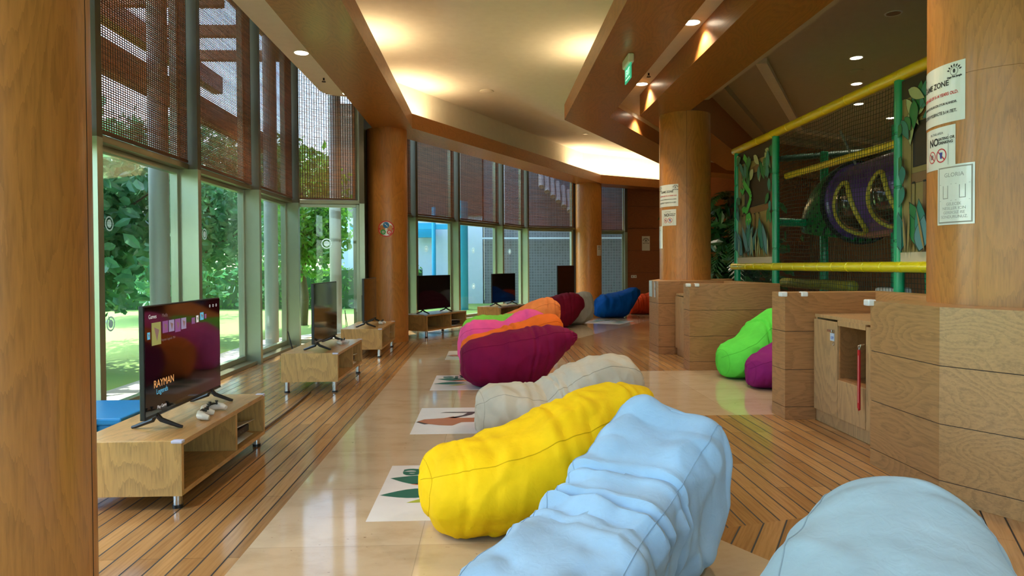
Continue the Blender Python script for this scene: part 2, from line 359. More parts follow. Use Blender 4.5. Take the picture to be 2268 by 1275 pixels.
p = [ring(-1.95, -1), ring(-2.55, -1), B(-2.55, 10.55)] + [B(-2.55 + .35 * (1 - math.cos(R(a))), 10.55 + .35 * math.sin(R(a))) for a in (20, 40, 60, 80)] + [B(-1.95, 10.9)]
struct(MB().prism(p, 3.98, 4.05).build('ceiling_strip_window', PLASTER))
struct(MB().prism([ring(-2.60, -1), B(-2.60, 10.6), B(-2.55, 10.6), ring(-2.55, -1)], 4.05, 5.15).build('wall_blind_pocket', PLASTER))

# ------------------------------------------------------------------ facade: glazing bays between deep fins
ZT = 2.33; ZTOP = 5.1
nwin = [0]
def bay(p, q, fin=True, name_glass='pane', end_fin=False):
    """one window bay from p to q (interior on the right-hand side of p->q); the fin stands at q"""
    p = Vector(p); q = Vector(q); d = (q - p); Lb = d.length; d.normalize(); nwin[0] += 1
    ang = math.atan2(d.y, d.x)          # local x along the wall, local -y towards the room
    root = bpy.data.objects.new('window_%d' % nwin[0], None); COL.objects.link(root); root.location = (p.x, p.y, 0); root.rotation_euler = (0, 0, ang); struct(root)
    fw = .055
    g = MB().box(0, Lb, -.006, .006, .06, ZT - .02).box(0, Lb, -.006, .006, ZT + .05, ZTOP); g.build('pane', GLASS, root)
    fr = MB().box(0, fw, -.03, .05, 0.05, ZT).box(Lb - fw, Lb, -.03, .05, .05, ZT).box(fw, Lb - fw, -.03, .05, ZT - .05, ZT).box(fw, Lb - fw, -.03, .05, .05, .12)
    fr.box(0, .03, -.03, .05, ZT + .06, ZTOP).box(Lb - .03, Lb, -.03, .05, ZT + .06, ZTOP); fr.build('frame', ALUG, root, bevel=.004)
    MB().box(0, Lb, -.12, .07, ZT, ZT + .06).build('transom', ALU, root, bevel=.004)
    MB().box(0, Lb, -.17, .08, 0, .05).build('sill', ALU, root, bevel=.004)
    if fin: MB().mat(0).box(Lb - .005, Lb + .075, -.22, .06, 0, ZT).mat(1).box(Lb - .005, Lb + .075, -.22, .06, ZT, ZTOP).build('mullion', [ALUG, ALU_SHADED], root)
    return root, Lb
def slat_blind(p, q, label, mat):
    p = Vector(p); q = Vector(q); d = (q - p); Lb = d.length - .08; d.normalize(); ang = math.atan2(d.y, d.x)
    o = thing('bamboo_blind', label, 'blind', (p.x, p.y, 0), ang, 'bamboo blinds over the upper windows')
    m = MB(); y = -.135; x0, x1 = .02, Lb + .02
    z = ZT + .085; rnd = random.Random(int(abs(p.x) * 100 + p.y * 7))
    while z < ZTOP - .1:
        h = .0105 + rnd.uniform(-.0012, .0015); m.box(x0 + rnd.uniform(0, .008), x1 - rnd.uniform(0, .008), y - .0025, y + .0025, z, z + h); z += .0195 + rnd.uniform(-.0012, .0012)
    m.build('slats', mat, o)
    s = MB(); x = x0 + .03
    while x < x1: s.box(x, x + .013, y - .005, y - .003, ZT + .07, ZTOP - .1); x += .0375
    s.build('warp_strings', BAMB2, o)
    MB().box(x0, x1, y - .012, y + .012, ZT + .06, ZT + .085).build('bottom_rail', BAMB2, o)
    MB().box(x0, x1, y - .02, y + .03, ZTOP - .1, ZTOP - .03).build('head_rail', BAMB2, o)
    return o
def bamboo(name, c):
    m, nt, b = newmat(name); L = nt.links
    tc = nt.nodes.new('ShaderNodeTexCoord'); mp = nt.nodes.new('ShaderNodeMapping'); mp.inputs['Scale'].default_value = (2, 2, 60); L.new(tc.outputs['Object'], mp.inputs[0])
    n = nt.nodes.new('ShaderNodeTexNoise'); n.inputs['Scale'].default_value = 1.5; n.inputs['Detail'].default_value = 3; L.new(mp.outputs[0], n.inputs['Vector'])
    rp_ = ramp(nt, n.outputs[0], [(.3, tuple(x * .6 for x in c)), (.7, tuple(x * 1.25 for x in c))]); L.new(rp_.outputs[0], b.inputs['Base Color']); b.inputs['Roughness'].default_value = .5
    tr = nt.nodes.new('ShaderNodeBsdfTranslucent'); L.new(rp_.outputs[0], tr.inputs[0]); mx = nt.nodes.new('ShaderNodeMixShader'); mx.inputs[0].default_value = .25
    out = [q for q in nt.nodes if q.type == 'OUTPUT_MATERIAL'][0]; L.new(b.outputs[0], mx.inputs[1]); L.new(tr.outputs[0], mx.inputs[2]); L.new(mx.outputs[0], out.inputs[0]); return m
BAMB = bamboo('bamboo_slats', (.52, .17, .05)); BAMB2 = bamboo('blind_cord', (.16, .075, .04))
# bays of segment 0 (fins at these distances along the building's axis)
ys = [-2.2, -.4, 1.75, 3.6, 5.45, 7.3, 9.22, 11.1]
lab0 = [None, None, None, None, 'reddish bamboo blind seen just beside the big near pillar, widest blind in view',
        'bamboo blind above the window with the tall tree right behind the game-menu television', 'bamboo blind on the narrow bay just before the window wall turns',
        None]
for i in range(len(ys) - 1):
    a, b_ = B(CG, ys[i]), B(CG, ys[i + 1])
    if i == 4: a = B(CG, 5.45)
    bay(a, b_)
    if i >= 3:
        lb = {3: 'reddish bamboo blind largely hidden behind the big near pillar', 4: 'widest reddish bamboo blind, beside the big near pillar above the nearest window',
              5: 'bamboo blind with the large pale bright patch, second from the near pillar', 6: 'narrow bamboo blind of the last bay before the window wall turns'}[i]
        slat_blind(a, b_, lb, BAMB)
bay(ring(CG, -1), B(CG, ys[0])); 
q0 = along(CG, -2, 0); 
for i in range(5): bay(along(CG, -2, i * 2.0), along(CG, -2, (i + 1) * 2.0 if i < 4 else 10.05))
bayD = (B(-3.22, 11.28), B(-2.14, 11.50)); bay(*bayD); slat_blind(*bayD, 'bamboo blind facing the viewer next to the pillar with the round sticker', BAMB)
struct(MB().prism([B(-2.14, 11.5), B(-2.1, 11.6), B(-1.98, 13.9), B(-2.05, 13.95), B(-2.25, 12), B(-2.25, 11.5)], 0, ZTOP).build('wall_return', ALU))
# segment 1: along c=-3.1; distances measured from vertex 0
def s1(d): return along(-3.08, 0, d)
ds = [2.05, 2.62, 4.5, 6.25, 7.98, ]
cuts = [(1.75, 2.75), (2.83, 4.42), (4.62, 6.55), (6.80, 8.0)]
l1 = ['thin sliver of bamboo blind right behind the pillar with the round sticker', 'bamboo blind above the bright window with the blue post outside',
      'bluish bamboo blind above the window behind the small far television', 'bamboo blind above the window with the bright reflection, dark and narrow']
for (a, b_), lb in zip(cuts, l1):
    bay(s1(a), s1(b_)); slat_blind(s1(a), s1(b_), lb, BAMB)
pI = s1(8.12); qI = B(2.47, 19.86); bay(pI, qI, fin=False); slat_blind(pI, qI, 'bamboo blind with a glowing white roof edge showing through, beside the far pillar', BAMB)
pJ = B(3.2, 21.6); qJ = B(4.32, 21.62); bay(pJ, qJ); slat_blind(pJ, qJ, 'bamboo blind at the far end between the far pillar and the red wood wall', BAMB)
struct(MB().prism([qI, B(2.50, 19.92), pJ, B(3.1, 21.7), B(2.4, 20.0)], 0, ZTOP).build('wall_return', ALU))
# red wood wall at the far end
wl = MB().prism([B(4.32, 21.5), B(4.32, 21.75), B(12.5, 22.6), B(12.5, 22.35)], 0, ZTOP); struct(wl.build('wall_far', W_WALL))
gm = MB()
for z in (.35, 1.05, 1.75, 2.45, 3.15): gm.prism([B(4.33, 21.49), B(12.4, 22.33), B(12.4, 22.35), B(4.33, 21.51)], z, z + .006)
struct(gm.build('trim_panel_joints', DARK))
struct(MB().prism([ring(14.0, -2), ring(14.0, -1), ring(14.0, 0), ring(14.0, 1), ring(14.3, 1), ring(14.3, -2)], 0, 4.5).build('wall_right', plain('brown_wall', (.16, .085, .04), .8)))
struct(MB().prism([B(10.6, 1.0), B(10.6, 24), B(10.75, 24), B(10.75, 1.0)], 0, 4.42).build('wall_playground', plain('brown_wall2', (.17, .09, .04), .8)))
bw0 = Vector(along(-3.3, -3, 9.5)); bw1 = Vector(along(13.8, -3, .4))
for i in (4, 5): bay(bw0.lerp(bw1, (6 - i) / 6), bw0.lerp(bw1, (5 - i) / 6))  # unseen glazed bays, added in the back wall to let in fill light
wq = bw0.lerp(bw1, 2 / 6); struct(MB().prism([tuple(wq), tuple(bw1), (bw1.x + .1, bw1.y - .2), (wq.x + .1, wq.y - .2)], 0, 5.15).build('wall_back', plain('back_wall', (.30, .16, .07), .7)))

# ------------------------------------------------------------------ columns
def column(x, y, r, label, z1=ZR, z0=0, seam=2.39, phis=(0,), ph=24):
    o = thing('wooden_column', label, 'column', (x, y, 0))
    m = MB(); g = .003
    bands = [(z0, .10), (.106, seam - g), (seam + g, z1)]
    for a, b_ in bands:
        m.cyl(0, 0, a, b_, r, 96)
    m.cyl(0, 0, z0, z1, r - .005, 48)
    m.build('veneer', W_COL, o, smooth=True)
    j = MB()
    for p in phis:
        a = R(p); c, s = math.cos(a), math.sin(a); M = Matrix.Rotation(a, 4, 'Z')
        st = len(j.v); j.box(r - .002, r + .0008, -.0022, .0022, z0, z1); j.xf(M, st)
    j.build('vertical_joint', DARK, o)
    return o
COLN = (-1.83, 2.32)
column(*COLN, .35, 'huge round oak pillar in the foreground beside the nearest cabinet', phis=(14,))
column(-2.16, 11.9, .345, 'oak pillar with the round sticker between the two window walls', phis=(200,))
column(2.24, 19.95, .38, 'farthest oak pillar, beside the blue beanbag', phis=(180,))
CN = (2.95, 4.12); C3 = (2.75, 10.85)
column(*CN, .385, 'big oak pillar covered with laminated notices, standing on the near partition', phis=(-106,))
column(*C3, .395, 'oak pillar with notices in the middle of the hall, behind the partition', phis=(-100,))

# ------------------------------------------------------------------ low partitions and lockers
def inset(poly, d):
    n = len(poly); area = sum(poly[i][0] * poly[(i + 1) % n][1] - poly[(i + 1) % n][0] * poly[i][1] for i in range(n)); sg = 1 if area > 0 else -1
    out = []
    for i in range(n):
        a, b, c = Vector(poly[i - 1]), Vector(poly[i]), Vector(poly[(i + 1) % n]); u = (b - a).normalized(); v = (c - b).normalized()
        n1 = Vector((-u.y, u.x)) * sg; n2 = Vector((-v.y, v.x)) * sg; m_ = (n1 + n2); m_ = m_ / max(m_.dot(n1), .2); out.append(tuple(b + m_ * d))
    return out
def panelled(name, poly, mats, label, z1=1.06, joint=.003, guard=None):
    o = thing(name, label, 'partition')
    n = len(poly); cx = sum(p[0] for p in poly) / n; cy = sum(p[1] for p in poly) / n
    m = MB()
    for a, b_ in ((0, .104), (.108, .415), (.419, .735), (.739, z1)): m.prism(poly, a, b_)
    ob = m.build('panels', mats, o, bevel=.0015)
    # faces running along the building get the long grain, cross faces the other
    MB().prism(inset(poly, .006), .002, z1 - .006).build('core', DARK, o)
    for f in ob.data.polygons:
        nn = f.normal
        if abs(nn.y) > .8 and len(ob.data.materials) > 1: f.material_index = 1
    return o
T = .25
def guard(parent, x, y, z, rz=0, s=1):
    g = MB().box(-.035 * s, .02, -.012, .05 * s, -.035, .006); return g.build('corner_guard', WHITE, parent, bevel=.008, loc=(x, y, z), rz=rz)
x0 = 2.47
P1 = panelled('wood_partition', [B(x0, 4.33), B(x0, 3.652), along(x0, -2, 8.06 - .9 - 1.2), B(x0 + 1.9 + .2, 1.0), B(x0 + .28, 3.72), B(x0 + .28, 4.13), B(3.42, 4.13), B(3.42, 4.33)][:0] or
      [B(x0, 4.33), B(x0, 3.652), B(x0 + 1.2, 3.652 - 2.078), B(x0 + 1.43, 3.652 - 1.95), B(x0 + .24, 3.70), B(x0 + .24, 4.13), B(3.42, 4.13), B(3.42, 4.33)],
      [W_PART, W_PARTX], 'nearest oak partition, bending below the pillar with the laminated notices')
guard(P1, *B(x0 - .002, 4.30), 1.062, A0)
P2 = panelled('wood_partition', [B(x0, 5.60), B(x0, 5.86), B(3.42, 5.86), B(3.42, 4.34), B(3.24, 4.34), B(3.24, 5.60)], [W_PART, W_PARTX], 'oak partition with the square end post, wrapping round the open locker')
guard(P2, *B(x0 - .002, 5.60), 1.062, A0); guard(P2, *B(x0 + .17, 5.595), 1.062, A0)
P3 = panelled('wood_partition', [B(x0, 8.30), B(x0, 8.56), B(3.42, 8.56), B(3.42, 9.80), B(3.60, 9.80), B(3.60, 8.30)], [W_PART, W_PARTX], 'oak partition standing behind the green beanbag')
guard(P3, *B(x0 - .002, 8.30), 1.062, A0); guard(P3, *B(x0 + .1, 8.295), 1.062, A0)
P4 = panelled('wood_partition', [B(x0, 9.83), B(x0, 10.4), along(x0, 0, .9), along(3.6, 0, .9), ring(3.6, 0), B(3.6, 9.83)], [W_PART, W_PARTX], 'far oak partition below the pillar in the middle of the hall')
# lockers
TAGW = plain('tag_blue_white', (.62, .72, .85), .4)
def locker(name, ya, yb, doors, label):
    """front face looks towards the windows; doors: list of (y0, y1, kind)"""
    o = thing(name, label, 'cabinet')
    fx = 2.70
    ymin, ymax = min(ya, yb), max(ya, yb)
    def P(*l): return [B(*q) for q in l]
    body = MB().prism(P((fx + .02, ymin), (fx + .02, ymax), (3.22, ymax), (3.22, ymin)), .86, .885)
    body.prism(P((fx + .03, ymin), (fx + .03, ymax), (fx + .05, ymax), (fx + .05, ymin)), .0, .10)
    body.prism(P((3.19, ymin), (3.19, ymax), (3.22, ymax), (3.22, ymin)), .0, .86)
    body.prism(P((fx + .03, ymin), (fx + .03, ymin + .02), (3.2, ymin + .02), (3.2, ymin)), .1, .86)
    body.prism(P((fx + .03, ymax - .02), (fx + .03, ymax), (3.2, ymax), (3.2, ymax - .02)), .1, .86)
    body.prism(P((fx + .03, ymin), (fx + .03, ymax), (3.2, ymax), (3.2, ymin)), .10, .12)
    body.build('carcass', W_CAB, o, bevel=.001)
    for y0, y1, kind in doors:
        zt = .845 if kind != 'low' else .40
        d = MB().prism(P((fx, y0 + .003), (fx, y1 - .003), (fx + .02, y1 - .003), (fx + .02, y0 + .003)), .105, zt).build('door', W_CAB, o, bevel=.001)
        if kind == 'low':
            nb = MB()
            nb.prism(P((fx + .01, y0), (fx + .01, y1), (3.15, y1), (3.15, y0)), .40, .415)
            nb.prism(P((fx + .012, y0), (fx + .012, y0 + .02), (3.15, y0 + .02), (3.15, y0)), .415, .86)
            nb.prism(P((fx + .012, y1 - .02), (fx + .012, y1), (3.15, y1), (3.15, y1 - .02)), .415, .86)
            nb.prism(P((3.10, y0), (3.10, y1), (3.13, y1), (3.13, y0)), .415, .86)
            nb.build('open_shelf', W_DARK, o)
            MB().prism(P((fx, y0 + .003), (fx, y1 - .003), (fx + .02, y1 - .003), (fx + .02, y0 + .003)), .82, .86).build('rail', W_CAB, o)
        else:
            s = 1 if kind == 'l' else -1
            yk = y0 + .07 if kind == 'l' else y1 - .05
            MB().prism(P((fx - .03, yk - .035), (fx - .03, yk + .035), (fx, yk + .035), (fx, yk - .035)), .765, .785).build('latch', CHROME, d, bevel=.004)
            mt = MB().prism(P((fx - .006, yk - .03), (fx - .006, yk + .03), (fx - .001, yk + .03), (fx - .001, yk - .03)), .695, .755)
            def ff(u, v, yk=yk): return B(fx - .0075, yk + .022 - u, .708 + v)
            textmesh('109', .034, mt, ff, 1); mt.build('number_tag', [TAGW, plain('tag_blue_ink', (.03, .1, .5), .5)], d)
            MB().tube([B(fx - .012, yk - .035 + .012 * math.cos(t), .675 + .014 * math.sin(t)) for t in [i * math.pi / 5 for i in range(10)]], .0025, 6, True).build('key_ring', CHROME, d)
    return o
locker('locker_cabinet', 4.36, 5.59, [(5.19, 5.57, 'l'), (4.79, 5.19, 'low'), (4.38, 4.79, 'l')], 'low oak locker with an open shelf and a hanging red strap by the near pillar')
locker('locker_cabinet', 8.60, 9.79, [(9.2, 9.77, 'l'), (8.63, 9.2, 'r')], 'small oak locker cabinet between the two far partitions')
st = thing('red_lanyard', 'red fabric lanyard hanging from the key of the open locker', 'lanyard', B(2.655, 4.80, .66))
lm = MB(); lm.box(-.003, .0, -.014, .014, -.40, .02).box(.004, .007, -.012, .012, -.41, .02); lm.tube([(-.001, 0, -.40), (.002, 0, -.415), (.006, 0, -.405)], .006, 6)
lm.build('strap', plain('red_webbing', (.5, .01, .015), .6), st, rz=A0)
mk = MB().tube([(0, 0, .02), (-.005, 0, .05), (.01, -.012, .06), (.0, .0, .02)], .004, 6).tube([(0, 0, .05), (.04, 0, .06)], .005, 6); mk.build('clip', CHROME, st)
lw = MB()
lw.box(-.0045, -.0032, -.0025, .0025, -.36, -.02); lw.build('woven_print', plain('pink_print', (.75, .35, .3), .5), st, rz=A0)

# ------------------------------------------------------------------ television stands, televisions, consoles
def tv_stand(loc, rz, label, legh=.11, copy=None, controllers=0):
    o = thing('tv_stand', label, 'tv stand', (loc[0], loc[1], 0), rz, 'low oak stands in a row along the windows')
    L_, D, H0, H1, t = 1.36, .58, legh, legh + .295, .028
    c = MB()
    c.mat(0).box(-D, 0, 0, t, H0, H1).box(-D, 0, L_ - t, L_, H0, H1)
    c.mat(1).box(-D, 0, t, L_ - t, H0, H0 + t).box(-D, 0, t, L_ - t, H1 - t, H1)
    c.mat(2).box(-D, -D + .012, t, L_ - t, H0 + t, H1 - t)
    c.build('carcass', [W_TV, W_TVTOP, W_DARK], o, bevel=.0015)
    MB().box(-D + .012, -.006, .80, .80 + t, H0 + t, H1 - t).build('divider', W_TV, o)
    for x in (-.045, -D + .045):
        for y in (.05, L_ - .05):
            l = MB().cyl(0, 0, .018, H0, .024, 20).build('leg', CHROME, o, smooth=True, loc=(x, y, 0))
            MB().cyl(0, 0, 0, .018, .028, 20).build('foot', BLACK, l, smooth=True)
    cg = plain('clear_corner_guard', (.62, .62, .78), .15)
    MB().box(-.055, .004, -.004, .035, H1 - .012, H1 + .004).build('corner_guard', cg, o, bevel=.004)
    MB().box(-.055, .004, L_ - .035, L_ + .004, H1 - .012, H1 + .004).build('corner_guard', cg, o, bevel=.004)
    return o
def tv(loc, rz, zb, label, W_=1.12, H_=.645, ui=False):
    """panel along local +y, screen towards local +x"""
    o = thing('television', label, 'television', (loc[0], loc[1], zb), rz, 'flat televisions on the low oak stands')
    b0 = .075
    m = MB().box(-.028, .0, 0, W_, b0, b0 + H_).box(-.06, -.028, W_ * .12, W_ * .88, b0 + .02, b0 + H_ * .62); m.build('housing', BLACK, o, bevel=.004)
    s = MB().box(0, .002, .008, W_ - .008, b0 + .018, b0 + H_ - .008).build('screen', SCREEN, o)
    MB().box(-.004, .004, .0, W_, b0, b0 + .006).build('lower_trim', plain('dark_chrome', (.12, .12, .12), .2, metal=1), o)
    for y in (W_ * .14, W_ * .86):
        f = MB().tube([(-.012, y, b0 + .01), (-.03, y, .05), (-.13, y, .012), (-.15, y, .008)], [.016, .015, .011, .008], 8)
        f.tube([(-.012, y, b0 + .01), (.02, y, .05), (.12, y, .012), (.14, y, .008)], [.016, .015, .011, .008], 8)
        f.build('foot', BLACK, o, smooth=True)
    if ui:
        g = MB(); zt = b0 + H_
        def F(u, v): return Vector((.0032, u, zt - v))       # u from near edge, v down from the top
        def T(x, u, v, sz, mi): textmesh(x, sz, g, lambda a, b: Vector((.0032, u + a, zt - v + b)), mi)
        T('Games', .05, .075, .034, 0); T('Media', .21, .075, .03, 1)
        T('RAYMAN', .10, .475, .062, 2); T('Legends', .13, .515, .044, 3); T('Play Game', .14, .60, .026, 0); T('Rayman Legends  PS4', .20, .215, .02, 1)
        tiles = []
        for u, v, a, b, mi in [(.035, .15, .03, .04, 3), (.085, .10, .11, .13, 4), (.215, .10, .07, .07, 5), (.295, .10, .07, .07, 6), (.375, .10, .075, .08, 5), (.46, .10, .07, .07, 6), (.61, .11, .05, .04, 5), (.68, .10, .035, .045, 0), (.74, .085, .055, .05, 3), (.81, .10, .03, .03, 5)]:
            tiles.append((u, v, a, b, mi))
        for u in (.90, .955, 1.01): annulus(g, u, .05, .006, .010, F, 0, 12)
        def E(n, c, s=.5): return emis(n, c, s)
        UM = [E('ui_white', (.6, .6, .6)), E('ui_dim', (.25, .15, .15), .3), E('ui_orange', (.75, .35, .12)), E('ui_blue', (.1, .4, .6)), E('ui_olive', (.35, .36, .12), .3), E('ui_violet', (.28, .1, .3), .3), E('ui_lilac', (.35, .3, .5), .3)]
        g.build('screen_lettering', UM, s)
        for u, v, a, b, mi in tiles:
            q = MB(); flat(q, [(u, v), (u + a, v), (u + a, v + b), (u, v + b)], F); flat(q, [(u + a * .25, v + b * .2), (u + a * .8, v + b * .35), (u + a * .55, v + b * .85)], lambda u_, v_: F(u_, v_) + Vector((.0004, 0, 0)), 1); q.build('menu_tile', [UM[mi], UM[1]], s)
    return o
def controller(loc, rz, label):
    o = thing('game_controller', label, 'game controller', loc, rz, 'white game controllers lying on the stands')
    m = MB().tube([(-.075, -.035, .018), (-.07, -.005, .026), (-.045, .02, .03), (0, .026, .031), (.045, .02, .03), (.07, -.005, .026), (.075, -.035, .018)], [.014, .021, .025, .025, .025, .021, .014], 14)
    m.build('shell', WHITE, o, smooth=True)
    k = MB().box(-.03, .03, -.01, .03, .048, .056); k.build('touchpad', BLACK, o, bevel=.006)
    for sx in (-1, 1): MB().cyl(sx * .026, -.008, .046, .068, .006, 12).cyl(sx * .026, -.008, .066, .072, .010, 14).build('thumbstick', BLACK, o, smooth=True)
    return o
def console(loc, rz, label):
    o = thing('game_console', label, 'game console', loc, rz, 'game consoles inside the stands')
    MB().box(-.10, .10, -.15, .15, .014, .062).build('body', BLACK, o, bevel=.006)
    for z0, s in ((0.002, -1), (.064, 1)):
        m = MB(); n = 12; v = []; f = []
        for i in range(n + 1):
            x = -.115 + .24 * i / n; dz = s * .022 * (abs(i / n - .3) ** 2) * 2
            v += [(x, -.19, z0 + dz + (.02 if s > 0 else 0) * (i / n)), (x, .19, z0 + dz)]
        for i in range(n): f.append((2 * i, 2 * i + 1, 2 * i + 3, 2 * i + 2))
        m.add(v, f); ob = m.build('side_cover', WHITE, o, smooth=True); md = ob.modifiers.new('t', 'SOLIDIFY'); md.thickness = .005
    for i in range(2): MB().box(.10, .103, -.02 + i * .04, -.012 + i * .04, .035, .042).build('port', GREY, o)
    return o
R2 = A0
stands = [((-1.775, 3.64), R2, .075, 'nearest low oak stand, carrying the lit game-menu television'),
          ((-1.80, 7.02), R2, .114, 'low oak stand second from the viewer, with the dark screen turned away'),
          ((-1.86, 9.72), R2, .114, 'low oak stand directly in front of the pillar with the round sticker'),
          ((-1.55, 12.36), R(-28), .114, 'low oak stand before the bright window with the blue post outside'),
          ((-.25, 14.62), R(-28), .114, 'low oak stand partly hidden behind the pale orange beanbag'),
          ((1.36, 16.9), R(-28), .114, 'low oak stand farthest away, almost hidden behind the far beanbags')]
tvs = [(.16, 'television showing the dark game menu, nearest to the viewer', True), (.12, 'dark television seen nearly edge-on, on the second stand from the viewer', False),
       (.12, 'narrow looking dark television just in front of the pillar with the round sticker', False), (.12, 'dark television in front of the bright blue-lit window', False),
       (.12, 'small dark television before the grey window, near the pale orange beanbag', False), (.05, 'tall looking dark television beside the farthest pillar', False)]
def loc2(base, rz, x, y): return (base[0] + x * math.cos(rz) - y * math.sin(rz), base[1] + x * math.sin(rz) + y * math.cos(rz))
for (loc, rz, lh, lb), (dy, tl, ui) in zip(stands, tvs):
    tv_stand(loc, rz, lb, lh)
    far = lb.endswith('far beanbags'); x, y = loc2(loc, rz, -.27, dy)
    if far: tv((x, y), rz + R(6), lh + .295, tl, 1.42, .81)
    else: tv((x, y), rz, lh + .295, tl, 1.08, .64, ui)
for si, x, y, r_, lb in [(0, -.10, .56, 100, 'white game controller on the nearest stand, the one closer to the viewer'), (0, -.13, .74, 60, 'black and white game controller behind the other on the nearest stand'),
                    (1, -.12, .80, 70, 'white game controller on the second oak stand'), (2, -.12, .80, 80, 'white game controller on the stand by the stickered pillar')]:
    loc, rz, lh, _ = stands[si]; p = loc2(loc, rz, x, y); controller((p[0], p[1], lh + .295), rz + R(r_), lb)
for si, lb in [(0, 'white and black game console lying in the nearest stand'), (1, 'game console with cables inside the second oak stand'), (2, 'game console inside the stand by the stickered pillar'), (3, 'game console inside the stand before the bright window')]:
    loc, rz, lh, _ = stands[si]; p = loc2(loc, rz, -.17, 1.08); console((p[0], p[1], lh + .028 + .018), rz, lb)
# floor cables
def cable(pts, r_, label, mat=DARK, z=.006):
    m = MB().tube([(p[0], p[1], p[2] if len(p) > 2 else z) for p in pts], r_, 6); tag(m.build('power_cable', mat, smooth=True), label, 'cable', 'cables behind the stands')
cable([(-2.02, 5.05, .01), (-1.98, 5.25, .01), (-1.99, 5.6, .012), (-2.02, 6.2, .012), (-2.08, 7.0, .012)], .009, 'grey cable duct running on the floor between the first two stands', plain('duct', (.12, .07, .04), .5))
cable([(-2.45, 7.7, .25), (-2.6, 7.9, .55), (-2.62, 8.2, .18), (-2.7, 8.6, .01)], .005, 'thin black cable looping down behind the second stand')
cable([(-2.5, 10.4, .3), (-2.6, 10.6, .62), (-2.62, 10.8, .2), (-2.6, 11.0, .01)], .005, 'thin black cable hanging behind the third stand')
cable([(-1.7, 13.3, .01), (-1.4, 13.2, .01), (-1.2, 13.6, .01), (-1.0, 13.9, .01)], .006, 'white cable on the floor under the stand before the bright window', WHITE)
cb = thing('storage_box', 'blue plastic storage box behind the nearest stand by the window', 'box', (-2.78, 4.62, 0), R2)
BLU = plain('blue_plastic', (.0, .20, .50), .35); MB().box(-.22, .27, -.30, .30, 0, .30).build('bin', BLU, cb, bevel=.01)
MB().box(-.235, .285, -.315, .315, .30, .345).build('lid', BLU, cb, bevel=.012)
MB().box(.08, .13, -.325, -.31, .25, .36).build('clasp', WHITE, cb, bevel=.004)

